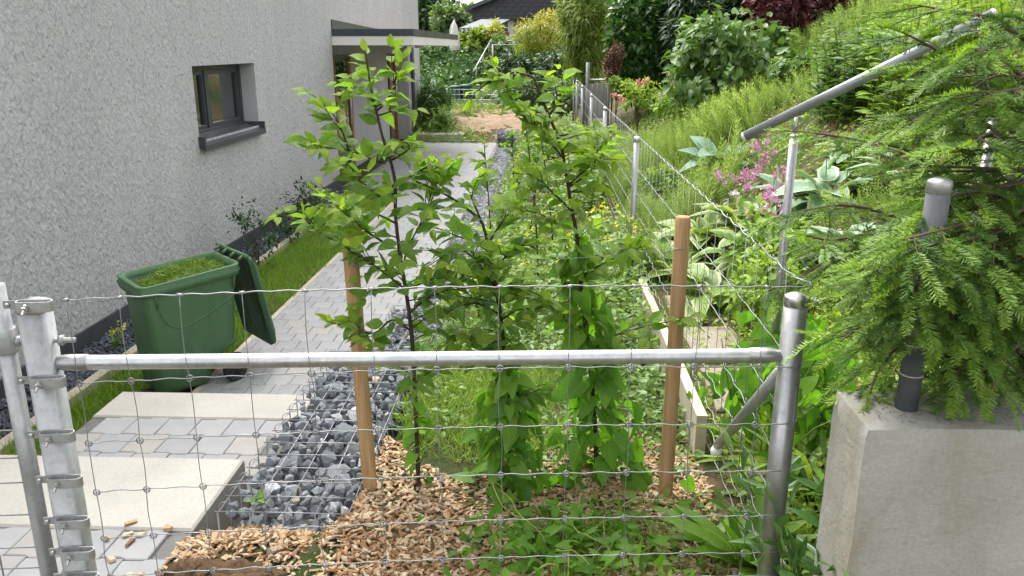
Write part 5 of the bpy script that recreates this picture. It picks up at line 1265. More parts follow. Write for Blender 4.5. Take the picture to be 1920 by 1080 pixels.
# yellow-flowered wild mustard: upright plants with loose leaves and small flower heads
def petal4():
    V = [(0, 0, 0)]; F = []; 
    for k in range(4):
        a = k*PI/2; V += [(math.cos(a-.45)*.8, math.sin(a-.45)*.8, .25), (math.cos(a)*1.0, math.sin(a)*1.0, .15), (math.cos(a+.45)*.8, math.sin(a+.45)*.8, .25)]; b = 1+3*k; F += [(0, b, b+1), (0, b+1, b+2)]
    return np.array(V), [np.array(F)], np.full((len(V), 2), .5), np.zeros(len(V))
T_FL = [petal4()]
def mustard(b, h, label, nfl=4, grp='yellow-flowered weeds in the bed'):
    t = thing('wild_mustard', label, 'flowering weed', tuple(b), grp); ms = MB(); ml = MB(); mf = MB()
    tips = []
    for q in range(random.randint(3, 5)):
        st = grow(np.array(b), (random.gauss(0, .22), random.gauss(0, .22), 1), h*random.uniform(.65, 1.05), -.02, 6, .08); ms.add(*tube(st, np.linspace(.005, .0018, 7), 4)); tips.append(st[-1])
        P, s = along(st); n = 9
        Pp = np.array([sample(P, s, s[-1]*random.uniform(.1, .95))[0] for _ in range(n)]); D = unit(n); D[:, 2] = D[:, 2]*.3+.15
        MM = mats4(Pp+D*.02, frames(D, unit(n)*.4+np.array((0, -.1, .9))), rng.uniform(.06, .13, n)*h/.5); 
        for k, tt in enumerate(T_OV): ml.inst(tt, MM[k::2], tint=rng.uniform(0, .3, len(MM[k::2])))
    for p in tips[:nfl]:
        n = 7; Pp = p+rng.normal(0, .016, (n, 3)); Nn = unit(n)*.5+np.array((0, -.3, .9)); MM = mats4(Pp, frames(unit(n), Nn), rng.uniform(.010, .016, n)); mf.inst(T_FL[0], MM)
    ms.build('stem', M['stem'], t); ml.build('foliage', M['weed'], t)
    if mf.V: mf.build('flower', M['yellow_petal'], t)
random.seed(5)
mus = [(random.uniform(*((-.54, -.22), (-.2, .2), (.22, .55))[k % 3]), 4.2+10.0*random.random()**1.2) for k in range(27)]
ORD = ('nearest', 'second nearest', 'third nearest', 'fourth nearest', 'middle', 'fourth farthest', 'third farthest', 'second farthest', 'farthest')
for q in range(3):
    for k, (x, y) in enumerate(sorted([m_ for j, m_ in enumerate(mus) if j % 3 == q], key=lambda m_: m_[1])):
        mustard(P3(x, y), random.uniform(.35, .62)*(1+.015*y), ORD[k]+' of the yellow-flowered mustards '+('along the gabion strip', 'down the middle of the bed', 'against the side fence')[q], 5)
for k, (px_, py_, lab) in enumerate(((840, 590, 'yellow mustard growing out of the second gabion'), (855, 540, 'yellow mustard leaning over the low stone strip'))):
    mustard(np.array(at(px_, py_, Z=.12)), .22, lab, 4, 'yellow-flowered weeds in the stones')
for k, (px_, py_) in enumerate(((215, 640), (640, 400))):
    q = np.array(at(px_, py_, X=-3.2 if k == 0 else -2.8)); q[2] = float(zpath(q[1])); mustard(q, .16 if k == 0 else .4, ('tiny yellow-flowered weed in the slate gravel by the bin', 'yellow-flowered weed in the verge behind the left sapling')[k], 3, 'yellow flowers by the house')
# dark shrubs beside the house
for px_, py_, h, lab, cl_ in ((485, 520, .62, 'dark small-leaved shrub behind the open bin lid', 16), (575, 420, .6, 'dark small shrub under the leftmost sapling by the wall', 22), (540, 400, .4, 'little dark shrub in the gravel strip along the wall', 10)):
    b = np.array(at(px_, py_, X=-2.98)); b[2] = float(zpath(b[1])); shrub('small_shrub', lab, 'shrub', b, b+np.array((0, 0, h*.55)), (h*.38, h*.42, h*.5), cl_*2, 12, (.035, .06), 'darkleaf', T_OV, trunk_r=.008, limbs=8, cl=.32, group='small shrubs in the gravel by the house')
# little weeds on the mulch
for k, (px_, py_, lab) in enumerate(((705, 1015, 'little dandelion-like weed in the wood chips'), (478, 945, 'green seedling growing from the nearest gabion'), (880, 1020, 'small weed by the bare wood chips'), (640, 1040, 'tiny weed at the lower edge of the wood chips'), (925, 1000, 'leafy weed at the left end of the tangled heap'))):
    b = np.array(at(px_, py_, Z=.60 if k != 1 else .69)); rosette('seedling', lab, 'weed', b, 9, 'weed', T_OV, (.025, .045), .04, (.2, 1.0), 'single weeds among the chips and stones')
# tangle of pulled bindweed runners lying on the chips
tg = thing('weed_tangle', 'tangled heap of wilting bindweed runners on the wood chips', 'weed heap', (0.1, 2.2, .6)); lv = []
random.seed(8)
for k in range(70):
    b = P3(random.gauss(.12, .17), random.gauss(2.28, .13), .02); st = grow(b, (random.gauss(0, 1), random.gauss(0, .8), random.uniform(.2, 1.1)), random.uniform(.15, .5), .22, 9, .35); st[:, 2] = np.maximum(st[:, 2], terr(st[:, 0], st[:, 1])+.006)
    MB().add(*tube(spline(st, 2), 0.0017, 4)).build('runner', M['stem_pale' if k % 3 else 'stem'], tg)
for k in range(330):
    p = P3(random.gauss(.10, .17), random.gauss(2.26, .14), random.uniform(.0, .11)); d = rng.normal(size=3)*np.array((1, 1, .4)); s_ = random.uniform(.03, .062); lv.append((p, d, rng.normal(size=3)*.5+np.array((0, -.2, .9)), (s_*.8, s_, s_), random.random()*.2))
emit(tg, lv, 'heart', T_HEART, 290)
mb = MB(); cover(mb, scat(.05, .62, 1.85, 2.6, 650, lambda x, y: patch(x+2, y*2)), (.015, .04), T_OV, hgt=(0, .07)); blades(mb, scat(.0, .62, 1.8, 2.5, 500), (.04, .12), .004, .8, .15)
tag(mb.build('ground_weeds', M['weed']), 'small weeds between the chips in front of the right stake', 'weeds', kind='stuff')
# broad-leaved clumps near the corner post and strap leaves by the concrete wall
random.seed(9)
q = np.array(at(1400, 1010, Y=2.22)); q[2] = .59; rosette('broad_leaf_plant', 'broad-leaved green plant at the foot of the corner post', 'plant', q, 26, 'strap', T_BROAD, (.16, .26), .03, (.6, 1.45), None, width=1.0)
q = np.array(at(1340, 1020, Y=2.35)); q[2] = .59; rosette('broad_leaf_plant', 'smaller broad-leaved plant left of the corner post', 'plant', q, 12, 'strap', T_BROAD, (.10, .16), .02, (.1, 1.0), None, width=1.1)
for k, (px_, py_, n, lab) in enumerate(((1545, 800, 24, 'upper tuft of pale strap leaves beside the concrete wall'), (1505, 850, 18, 'lower tuft of strap leaves between corner post and concrete wall'), (1440, 760, 14, 'tuft of strap leaves behind the diagonal brace'))):
    q = np.array(at(px_, py_, Y=2.6+.15*k)); q[2] = float(terr(q[0], q[1]))+.02; rosette('strap_leaf_plant', lab, 'plant', q, n, 'strap', T_STRAP, (.26, .40), .02, (.35, 1.3), 'strap-leaved tufts by the fence corner', width=.55, tip=.4)
rc = thing('lance_leaf_shrub', 'glossy lance-leaved stems between the corner post and concrete wall', 'shrub', (.72, 2.0, .56)); lv = []
for k in range(26):
    b = P3(random.uniform(.66, .84), random.uniform(1.78, 2.45)); st = grow(b, (random.gauss(.02, .3), random.gauss(-.1, .25), 1), random.uniform(.22, .50), .03, 6, .08)
    MB().add(*tube(st, np.linspace(.003, .0015, 7), 5)).build('stem', M['stem'], rc); twig_leaves(st, lv, .042, (.075, .12), .2, 2, .1, .5, .45)
for k in range(4):
    b = P3(.70+.02*k, 1.80); st = grow(b, (.05+.04*k, -.6, 1.0), .30+.03*k, .25, 6, .06); MB().add(*tube(st, np.linspace(.003, .0015, 7), 5)).build('stem', M['stem'], rc); twig_leaves(st, lv, .05, (.09, .14), .35, 2, .1, .6, .35)
lv = [(p, d, nn, (s_[0]*.75, s_[1], s_[2]) if hasattr(s_, '__len__') else s_, t_) for p, d, nn, s_, t_ in lv]
emit(rc, lv, 'ruscus', T_RUSC, 290)
# ------------------------------------------------------------------ horsetail meadow on the bank
def horsetail_t():
    V = []; F3 = []; v0, f0, _, _ = blade(.15, 1.0); 
    Vs = [v0*np.array((.014, 1, .15))]; Fs = [f0]; n = len(v0)
    for i in range(9):
        h = .22+.085*i
        for k in range(5):
            a = k*1.257+i*.7; d = np.array((math.cos(a)*.75, .62, math.sin(a)*.75)); L_ = .24*(1-.55*i/9)
            p = np.array((0, h, .02*i/9)); side = np.array((-math.sin(a), 0, math.cos(a)))*.010
            b = len(np.concatenate(Vs)); Vs.append(np.array([p-side, p+side, p+d*L_+np.array((0, .02, 0))])); F3.append((b, b+1, b+2))
    V = np.concatenate(Vs); return V, [np.array(f0[0]), np.concatenate([f0[1], np.array(F3)])], np.full((len(V), 2), .4), V[:, 1]*.35
T_HT = [horsetail_t()]
def horsetail(n, ok, h, seed_): 
    P = ok(n); k = len(P); D = np.stack([rng.normal(-.05, .22, k), rng.normal(0, .22, k), np.ones(k)], -1); Nn = np.stack([rng.normal(0, 1, k), rng.normal(0, 1, k), np.zeros(k)], -1); H = rng.uniform(*h, k)*(1+.35*np.sin(P[:, 0]*3.1+P[:, 1]*1.9)*np.cos(P[:, 1]*2.7-P[:, 0]*1.3)); D[:, 0] += .35*np.sin(P[:, 1]*1.7+P[:, 0]); D[:, 1] += .3*np.cos(P[:, 0]*2.3+1)
    return mats4(P, frames(D, Nn), H)
mb = MB()
def bankpts(x0, x1, y0, y1, ok=None): return lambda n: scat(x0, x1, y0, y1, n, ok)
mb.inst(T_HT[0], horsetail(4600, bankpts(.72, 3.4, 6.0, 11.5, lambda x, y: (x < .45*(y-4.6)+.45) & clear(x, y)), (.24, .46), 1), tint=np.zeros(0) if False else None)
mb.inst(T_HT[0], horsetail(900, bankpts(.72, 1.30, 4.9, 6.4, clear), (.2, .36), 2)); mb.inst(T_HT[0], horsetail(1700, bankpts(2.6, 4.6, 7.5, 12.5, clear), (.22, .42), 3)); mb.inst(T_HT[0], horsetail(1300, bankpts(1.5, 2.6, 3.6, 6.0, clear), (.14, .28), 4))
tag(mb.build('horsetail', M['horsetail']), 'feathery mass of light green horsetail over the bank', 'horsetail', kind='stuff')
mb = MB(); blades(mb, scat(.8, 4.5, 5.5, 12, 420, clear), (.3, .62), .006, .3, .8); tag(mb.build('dead_stalks', M['straw']), 'dry straw-coloured stalks standing in the horsetail', 'dead stalks', kind='stuff')
mb = MB(); blades(mb, scat(.72, 5.5, 4.5, 15, 9000, clear), (.08, .22), .008, .4, .1)
tag(mb.build('bank_grass', M['weed']), 'rough grass under the horsetail on the bank', 'grass', kind='stuff')
mb = MB(); cover(mb, scat(.70, 1.75, 2.0, 4.6, 5200, lambda x, y: ~((x > .74) & (x < 1.08) & (y > 2.7) & (rng.random(len(x)) < .82))), (.022, .05), T_OV, hgt=(0, .14), tip=.2); blades(mb, scat(.70, 1.7, 2.0, 4.4, 2600, lambda x, y: ~((x > .74) & (x < 1.08) & (y > 2.7))), (.06, .2), .005, .55, .25)
cover(mb, scat(1.0, 5.0, 4.0, 14, 11000), (.03, .06), T_OV, hgt=(0, .08), tip=.1)
tag(mb.build('bank_cover', M['lime']), 'yellow-green ground cover at the foot of the bank', 'ground cover', kind='stuff')
# leafy bindweed thicket behind the corner post
random.seed(14); th = thing('bindweed_thicket', 'dense dark green bindweed thicket right of the corner post', 'climbing plant', (.95, 2.75, .62)); lv = []
for k in range(420):
    x = random.gauss(1.02, .13); y = random.gauss(3.05, .2); z = float(terr(x, y))+random.random()**.8*.52*(1-abs(x-.98)*1.2)+.02; p = np.array((x, y, z)); s_ = random.uniform(.05, .10)
    lv.append((p, rng.normal(size=3)*.5+np.array((0, -.2, -.7)), np.array((0, -.6, .6))+rng.normal(size=3)*.35, (s_*.85, s_, s_), random.random()*.25))
emit(th, lv, 'heart', T_HEART, 290)
for k in range(14): MB().add(*tube(grow(P3(random.gauss(.98, .12), random.gauss(2.8, .15)), (random.gauss(0, .2), -.1, 1), .5, .03, 6, .15), .0025, 4)).build('stem', M['stem'], th)
# leafy mixed shrubs behind the fence, below the hostas
for k, (px_, py_, hh, r, mk, lab) in enumerate(((1440, 540, .36, .22, 'lime', 'light green leafy shrub just behind the top of the side fence'), (1450, 470, .45, .24, 'weed', 'green leafy shrub left of the spruce branches'), (1240, 350, .34, .30, 'weed', 'green rose-leaved bush behind the fence near the second post'), (1160, 300, .34, .24, 'horsetail', 'small bushy clump behind the third fence post'))):
    b = hit(px_, py_, hh*.5); shrub('leafy_shrub', lab, 'shrub', b, b+np.array((0, 0, hh*.55)), (r, r, hh*.5), 60, 12, (.04, .07), mk, T_OV, trunk_r=.008, limbs=10, cl=.28, group='leafy shrubs on the lower bank')
# ------------------------------------------------------------------ hostas
random.seed(15)
for px_, py_, n, sz, mk, r, lab in ((1350, 290, 28, (.24, .34), 'hosta_blue', .34, 'blue-grey hosta left of the lower end of the handrail'),
    (1320, 430, 48, (.22, .31), 'hosta', .36, 'largest cream-edged hosta behind the fence, leftmost'), (1385, 395, 36, (.20, .28), 'hosta', .30, 'cream-edged hosta below the pink flowers'), (1265, 480, 36, (.19, .27), 'hosta', .28, 'cream-edged hosta low down behind the right wooden stake'), (1410, 450, 30, (.18, .25), 'hosta', .26, 'cream-edged hosta nearest the leafy shrub'), (1340, 520, 30, (.18, .25), 'hosta', .26, 'lowest cream-edged hosta by the wire mesh'),
    (1480, 340, 28, (.20, .28), 'hosta_white', .24, 'white-edged hosta right of the pink flowers'), (1555, 335, 28, (.20, .28), 'hosta_white', .24, 'white-edged hosta behind the handrail post'), (1455, 400, 20, (.14, .2), 'hosta_white', .2, 'pale hosta hidden by spruce twigs'), (1590, 250, 16, (.16, .22), 'hosta_white', .2, 'upper white-edged hosta under the handrail'), (1580, 430, 20, (.16, .22), 'hosta_white', .22, 'pale hosta deep behind the spruce branches'), (1225, 350, 14, (.16, .22), 'hosta_blue', .2, 'small blue hosta behind the second fence post'), (1680, 300, 20, (.16, .22), 'hosta_white', .22, 'pale hosta half hidden behind the spruce on the right')):
    b = hit(px_, py_+25, .10); rosette('hosta', lab, 'hosta', b, n, mk, T_HOSTA, sz, r, (-.1, .85), 'hostas on the bank', width=.95)
# pink flowers on stems
for k, (px_, py_, lab) in enumerate(((1395, 345, 'leftmost cluster of pink phlox above the cream-edged hostas'), (1425, 300, 'tallest pink phlox below the handrail'), (1455, 345, 'pink phlox beside the handrail post'), (1440, 395, 'low pink phlox among the hostas'))):
    b = hit(px_, py_+60, .05); top = np.array(at(px_, py_, Y=b[1]-.05)); t = thing('phlox', lab, 'flower', tuple(b), 'pink flowers among the hostas'); mf = MB(); ml = MB()
    for q in range(9):
        tp = top+rng.normal(0, 1, 3)*np.array((.075, .06, .06)); st = spline([b+rng.normal(0, .03, 3)*np.array((1, 1, 0)), (b+tp)/2+rng.normal(0, .02, 3), tp], 4); MB().add(*tube(st, .0022, 4)).build('stem', M['stem'], t)
        n = 16; mf.inst(T_FL[0], mats4(tp+rng.normal(0, .018, (n, 3)), frames(unit(n), unit(n)*.6+np.array((0, -.5, .6))), rng.uniform(.010, .016, n)))
        n = 7; Pp = np.array([st[random.randint(2, len(st)-3)] for _ in range(n)]); D = unit(n); D[:, 2] *= .4; ml.inst(T_LANCE[0], mats4(Pp, frames(D, unit(n)*.4+np.array((0, 0, 1))), rng.uniform(.05, .09, n)))
    mf.build('flower', M['pink'], t); ml.build('foliage', M['weed'], t)
b = hit(1335, 405, .2); t = thing('white_flower', 'small white flowers left of the pink phlox', 'flower', tuple(b)); mf = MB()
for px_, py_ in ((1325, 392), (1345, 393), (1360, 385), (1372, 370), (1380, 366)):
    tp = np.array(at(px_, py_-5, Y=b[1]-.1)); MB().add(*tube([b, (b+tp)/2+np.array((0, 0, .03)), tp], .002, 4)).build('stem', M['stem'], t); n = 8; mf.inst(T_FL[0], mats4(tp+rng.normal(0, .012, (n, 3)), frames(unit(n), unit(n)*.5+np.array((0, -.6, .6))), rng.uniform(.012, .018, n)))
mf.build('flower', M['white_petal'], t)
# tall leafy perennials: lilies and lime-coloured plants up the bank
def perennial(name, label, cat, b, nst, h, mk, T, size, spread, grp, spacing=.05):
    t = thing(name, label, cat, tuple(b), grp); lv = []
    for k in range(nst):
        q = b+np.array((random.gauss(0, spread), random.gauss(0, spread), 0)); q[2] = float(terr(q[0], q[1])); st = grow(q, (random.gauss(0, .12), random.gauss(-.05, .12), 1), h*random.uniform(.7, 1.1), -.01, 6, .05)
        MB().add(*tube(st, np.linspace(.006, .002, 7), 5)).build('stem', M['stem'], t); P, s = along(st); x = .12*s[-1]; kk = 0
        while x < s[-1]:
            p, tt = sample(P, s, x); a = kk*2.4; d = np.array((math.cos(a), math.sin(a), .35)); f = x/s[-1]; sz = random.uniform(*size)*(1-.45*f); lv.append((p, d+rng.normal(size=3)*.15, np.array((-math.cos(a)*.3, -math.sin(a)*.3, 1))+rng.normal(size=3)*.2, (sz, sz, sz), .5*f*random.random())); x += spacing*random.uniform(.7, 1.2)*(.8 if f > .7 else 1); kk += 1
    emit(t, lv, mk, T, 240)
random.seed(16)
perennial('lily', 'clump of tall dark-leaved lilies above the handrail', 'lily', hit(1595, 200, .05), 30, .80, 'lily', T_RUSC, (.16, .24), .17, 'tall perennials on the bank', .035)
perennial('leafy_perennial', 'bright lime perennial right of the lilies', 'perennial', hit(1690, 200, .08), 26, .90, 'lime', T_OV, (.12, .20), .20, 'tall perennials on the bank', .05)
perennial('leafy_perennial', 'lime-leaved perennial behind the upper end of the handrail', 'perennial', hit(1770, 180, .08), 26, .95, 'lime', T_OV, (.10, .17), .2, 'tall perennials on the bank', .05)
perennial('leafy_perennial', 'light green perennial deep behind the spruce tip', 'perennial', hit(1850, 140, .1), 22, .95, 'lime', T_OV, (.10, .17), .2, 'tall perennials on the bank', .05)
perennial('leafy_perennial', 'low lime plant under the middle of the handrail', 'perennial', hit(1690, 270, .08), 16, .42, 'lime', T_LANCE, (.10, .16), .16, 'tall perennials on the bank', .04)
perennial('leafy_perennial', 'leafy plant with small yellow heads right of the handrail post', 'perennial', hit(1600, 320, .08), 14, .40, 'weed', T_LANCE, (.09, .14), .14, 'tall perennials on the bank', .04)
for px_, py_, lab in ((1560, 90, 'big-leaved blue hosta left of the lilies'), (1665, 60, 'broad grey-green hosta behind the lilies')):
    b = hit(px_, py_+30, .1); rosette('hosta', lab, 'hosta', b, 14, 'hosta_blue' if px_ > 1600 else 'mint', T_HOSTA, (.24, .34), .26, (.1, .9), 'hostas on the bank')
# ------------------------------------------------------------------ spruce overhanging the concrete wall
def needle_twig(L_, n, seed, curve):
    r = np.random.default_rng(seed); V = []; F = []; tint = []; UV = []
    t = np.linspace(0, 1, 8); ax = np.stack([0*t, t*L_, curve*L_*t*t], -1)
    tv, tf = tube(ax, np.linspace(.0016, .0008, 8), 4); V.append(tv); F += [tuple(q) for q in tf if len(q) <= 4]; tint.append(np.zeros(len(tv))); base = len(tv)
    for i in range(n):
        u = (i+.5)/n; p = np.array((0, u*L_, curve*L_*u*u)); a = r.uniform(-2.1, 2.1)
        o = np.array((math.sin(a), 0, math.cos(a)*.5+.10)); fw = r.uniform(.40, .80)+.5*u**3
        d = o+np.array((0, fw, 0)); d /= np.linalg.norm(d); l = r.uniform(.0165, .021)*(1-.35*max(0, u-.85)/.15)*(1-.3*max(0, .15-u)/.15)
        s = np.cross(d, (0, 0, 1.0)); s /= np.linalg.norm(s)+1e-9; s = s*.00125; nn = np.cross(d, s); nn = nn/(np.linalg.norm(nn)+1e-9)*.0004
        V.append(np.array([p-s, p+s, p+d*l*.6+s*.9+nn, p+d*l*.6-s*.9+nn, p+d*l])); F += [(base, base+1, base+2, base+3), (base+3, base+2, base+4)]; tint.append(np.full(5, r.uniform(0, .12))); base += 5
    V = np.concatenate(V); F4 = np.array([q for q in F if len(q) == 4]); F3 = np.array([q for q in F if len(q) == 3]); return V, [F4, F3], np.full((len(V), 2), .3), np.concatenate(tint)
TW = [needle_twig(.105, 100, 1, -.12), needle_twig(.085, 84, 2, .08), needle_twig(.12, 112, 3, -.3), needle_twig(.07, 70, 4, -.05)]
sp_me = [MB().inst(t, np.eye(4)[None], rnd=np.array([.1*i])).mesh('twig', M['spruce']) for i, t in enumerate(TW)]
random.seed(31); rng = np.random.default_rng(31)
TX, TY = 1.62, 2.42; tz0 = float(terr(TX, TY))
spr = thing('spruce_tree', 'young spruce hanging its needled branches over the concrete wall', 'tree', (TX, TY, tz0))
MB().add(*tube([(TX, TY, tz0-.2), (TX+.01, TY, tz0+.8), (TX, TY+.01, tz0+1.7), (TX, TY, tz0+2.6)], [.055, .045, .028, .006], 10)).build('trunk', M['bark_brown'], spr)
tw = []   # (P, D, N, size, tip)
def spray(b, r0, dens=1.0, tipg=0.5):
    """side shoots along a branch, both sides and hanging"""
    P, s = along(b); x = s[-1]*.22; k = 0
    while x < s[-1]:
        p, t = sample(P, s, x); f = x/s[-1]; side = np.cross(t, (0, 0, 1.0)); side /= np.linalg.norm(side)+1e-9; side *= (1 if k % 2 else -1)
        ln = (.20*(1-f)+.05)*random.uniform(.7, 1.2)
        d = t*.9+side*.85+np.array((0, 0, -.10-.2*random.random())); sh = grow(p, d, ln, .05, 4, .07)
        MB().add(*tube(sh, np.linspace(r0*.25, .0010, 5), 4)).build('shoot', M['bark_brown'], spr)
        Q, sq = along(sh); y = .015
        while y < sq[-1]:
            q, tt = sample(Q, sq, y); s2 = np.cross(tt, (0, 0, 1.0)); s2 /= np.linalg.norm(s2)+1e-9; s2 *= (1 if random.random() < .5 else -1)
            tw.append((q, tt*.9+s2*random.uniform(.25, .9)+np.array((0, 0, -.06)), np.array((0, 0, 1.0))+rng.normal(size=3)*.3, random.uniform(.85, 1.15), .12*random.random())); y += .042/dens
        tw.append((Q[-1]-tt*.01, sh[-1]-sh[-2], np.array((0, 0, 1.0))+rng.normal(size=3)*.2, random.uniform(.85, 1.1), tipg*random.uniform(.4, 1.3)))
        x += .045/dens; k += 1
    tw.append((P[-1]-t*.02, t, np.array((0, 0, 1.0)), 1.05, tipg*1.2))
def branch(p0, d, ln, r0, droop, dens=1.0, tipg=.5, n=7):
    b = grow(p0, d, ln, droop, n, .05); MB().add(*tube(b, np.linspace(r0, .0025, len(b)), 6)).build('branch', M['bark_brown'], spr); spray(b, r0, dens, tipg)
zz = tz0+.12
k = 0
while zz < tz0+2.3:
    u = (zz-tz0)/2.3; ln = (.78-.50*u)*random.uniform(.8, 1.08); n = 5
    for j in range(n):
        a = k*.9+j*2*PI/n+random.uniform(-.25, .25); dx, dy = math.cos(a), math.sin(a)
        if dx > .55 and dy > -.2: continue
        l2 = ln*(1.0 if dy < .3 else .8)
        branch(np.array((TX, TY, zz+random.uniform(-.04, .04))), (dx, dy*.8, .08+.25*u), l2, .011*(1-.5*u), .03+.02*random.random(), .9, .35+.25*(dy < 0))
    zz += .20; k += 1
# long boughs reaching left over the bank
def bough(pts, y0, y1, r0=.009, dens=1.0, tipg=.8):
    b = px_line(pts, y0, y1, 4); MB().add(*tube(b, np.linspace(r0, .002, len(b)), 6)).build('branch', M['bark_brown'], spr); spray(b, r0, dens, tipg)
for pts, y0, y1 in (([(1900, 560), (1760, 570), (1680, 480), (1590, 470), (1500, 520), (1440, 545)], 2.4, 2.3), ([(1900, 430), (1760, 440), (1660, 400), (1580, 385), (1510, 395), (1450, 410)], 2.4, 2.45), ([(1900, 330), (1790, 350), (1710, 285), (1620, 265), (1530, 250), (1470, 245)], 2.4, 2.5),
    ([(1900, 480), (1800, 500), (1720, 470), (1640, 440), (1560, 450), (1500, 440)], 2.4, 2.1), ([(1920, 600), (1820, 560), (1740, 540), (1660, 530), (1590, 550)], 2.2, 1.85), ([(1930, 680), (1850, 600), (1760, 600), (1690, 590), (1620, 610), (1575, 640)], 2.1, 1.75), ([(1930, 500), (1850, 480), (1760, 470), (1690, 500), (1620, 500)], 2.0, 1.7),
    ([(1900, 250), (1850, 170), (1800, 120), (1740, 85), (1690, 60)], 2.4, 2.2), ([(1920, 300), (1860, 240), (1790, 210), (1740, 215), (1690, 240)], 2.4, 2.15), ([(1950, 740), (1900, 660), (1850, 650), (1800, 690), (1790, 740)], 1.95, 1.7), ([(1960, 100), (1900, 60), (1840, 30), (1780, 20), (1720, 10)], 2.4, 2.15), ([(1960, 200), (1920, 150), (1870, 100), (1820, 90)], 2.3, 1.9),
    ([(1900, 620), (1780, 640), (1700, 640), (1650, 690), (1630, 740)], 2.3, 1.78), ([(1950, 430), (1900, 380), (1840, 360), (1780, 370), (1730, 400)], 2.1, 1.75), ([(1960, 560), (1900, 530), (1850, 540), (1790, 590), (1760, 650)], 1.9, 1.66), ([(1970, 660), (1920, 640), (1880, 680), (1860, 730)], 1.9, 1.64), ([(1960, 330), (1910, 270), (1860, 250), (1820, 270)], 2.1, 1.75)):
    bough(pts, y0, y1, .008, 1.0)
for k in range(26):
    sy = random.uniform(120, 660); ex = random.uniform(1690, 1860); yy = random.uniform(1.75, 2.2)
    bough([(1980, sy-30), (1930, sy), ((1930+ex)/2, sy+random.uniform(-20, 15)), (ex, sy+random.uniform(-10, 45))], yy+.15, yy, .007, 1.0, .3)
for k in range(7):
    sy = 430+22*k; bough([(1960, sy-60), (1880, sy-20), (1790, sy+random.uniform(-8, 8)), (1690+12*(k % 3), sy+random.uniform(10, 40))], 1.9, 1.63, .006, 1.0, .4)
tw.sort(key=lambda q: q[0][1]+random.uniform(0, .3))
A = tw[:300]; B = tw[300:]
def mt(L_):
    P = np.array([q[0] for q in L_]); return mats4(P, frames(np.array([q[1] for q in L_]), np.array([q[2] for q in L_])), np.array([q[3] for q in L_]))
MA = mt(A)
for i, q in enumerate(A):
    o = link('twig', sp_me[i % 4], spr, mtx=Matrix(MA[i].tolist())); o.color = (1-min(1, q[4]+.12*random.random()+(.4*random.random() if q[0][0] < 1.15 else 0)), 1, 1, 1)
Mb = mt(B); mb = MB(); ti = np.array([q[4]+(.45*random.random() if q[0][0] < 1.15 else 0) for q in B])+rng.uniform(0, .12, len(B))
for k, t in enumerate(TW): mb.inst(t, Mb[k::4], tint=ti[k::4])
mb.build('twigs_behind', M['spruce'], spr)['kind'] = 'stuff'
# fallen needles on the wall top
n = 420; P = np.stack([rng.uniform(.74, 1.35, n), rng.uniform(1.65, 1.82, n), np.full(n, 1.3835)], -1); D = unit(n); D[:, 2] = 0
mb = MB().inst(T_BLADE[3], mats4(P, frames(D, np.tile((0, 0, 1.0), (n, 1))), np.stack([np.full(n, .0016), rng.uniform(.010, .02, n), np.full(n, .01)], -1)))
tag(mb.build('fallen_needles', M['bark_brown']), 'dry spruce needles scattered on top of the concrete wall', 'needles', kind='stuff')
# ------------------------------------------------------------------ shrubs and trees up the bank and at the end of the garden
random.seed(41); rng = np.random.default_rng(41)
def bush_px(name, label, cat, x0, x1, y0, y1, Y_, mk, T, ncl, per, size, depth=None, trunk_r=.03, limbs=10, group=None, bx=None, **kw):
    a = at(x0, y1, Y=Y_); b = at(x1, y0, Y=Y_); cx = (a.x+b.x)/2; rx = abs(b.x-a.x)/2; z0, z1 = a.z, b.z
    bx = cx if bx is None else at(bx, y1, Y=Y_).x; base = np.array((bx, Y_, float(terr(bx, Y_))))
    return shrub(name, label, cat, base, np.array((cx, Y_, (z0+z1)/2)), (rx, depth or rx, (z1-z0)/2), ncl, per, size, mk, T, trunk_r=trunk_r, limbs=limbs, group=group, **kw)
bush_px('currant_bush', 'large currant bush with pale drooping leaves in the horsetail', 'bush', 1245, 1480, 15, 225, 11.2, 'currant', T_HEART, 150, 14, (.09, .15), .8, .02, 16, cl=.26, droop=.5, updir=.4)
bush_px('currant_bush', 'low currant bush right of the large one', 'bush', 1445, 1540, 95, 165, 10.0, 'currant', T_HEART, 40, 12, (.06, .10), .4, .012, 8, cl=.3, droop=.4)
bush_px('laurel_bush', 'tall dense dark cherry laurel behind the pink roses', 'bush', 1140, 1262, -40, 180, 15.0, 'laurel', T_OV, 300, 18, (.10, .16), .6, .05, 14, cl=.22, shell=(.75, 1.0), updir=.1, droop=.4, bumpy=.12)
bush_px('tree', 'light green willow-leaved tree left of the dense laurel', 'tree', 1050, 1150, -60, 150, 16.6, 'lighttree', T_LANCE, 240, 18, (.11, .19), .6, .05, 14, cl=.27, droop=.5)
bush_px('evergreen_shrub', 'dark glossy evergreen shrub between laurel and currant', 'shrub', 1235, 1350, -50, 130, 14.2, 'darkleaf', T_LANCE, 200, 16, (.14, .22), .6, .05, 12, cl=.25, updir=.5)
bush_px('evergreen_shrub', 'tall dark evergreen shrub behind the currant bush', 'shrub', 1330, 1420, -60, 110, 14.8, 'darkleaf', T_OV, 160, 16, (.10, .16), .6, .05, 12, cl=.25)
bush_px('thuja', 'narrow rust-brown half-dead thuja beside the grey gate', 'thuja', 1134, 1166, 82, 155, 13.8, 'rust', T_TRI, 60, 26, (.04, .07), .16, .018, 8, cl=.25)
bush_px('round_bush', 'small clipped olive bush below the rust-brown thuja', 'bush', 1140, 1172, 145, 185, 13.4, 'weed', T_TRI, 60, 26, (.03, .05), .16, .015, 6, cl=.25)
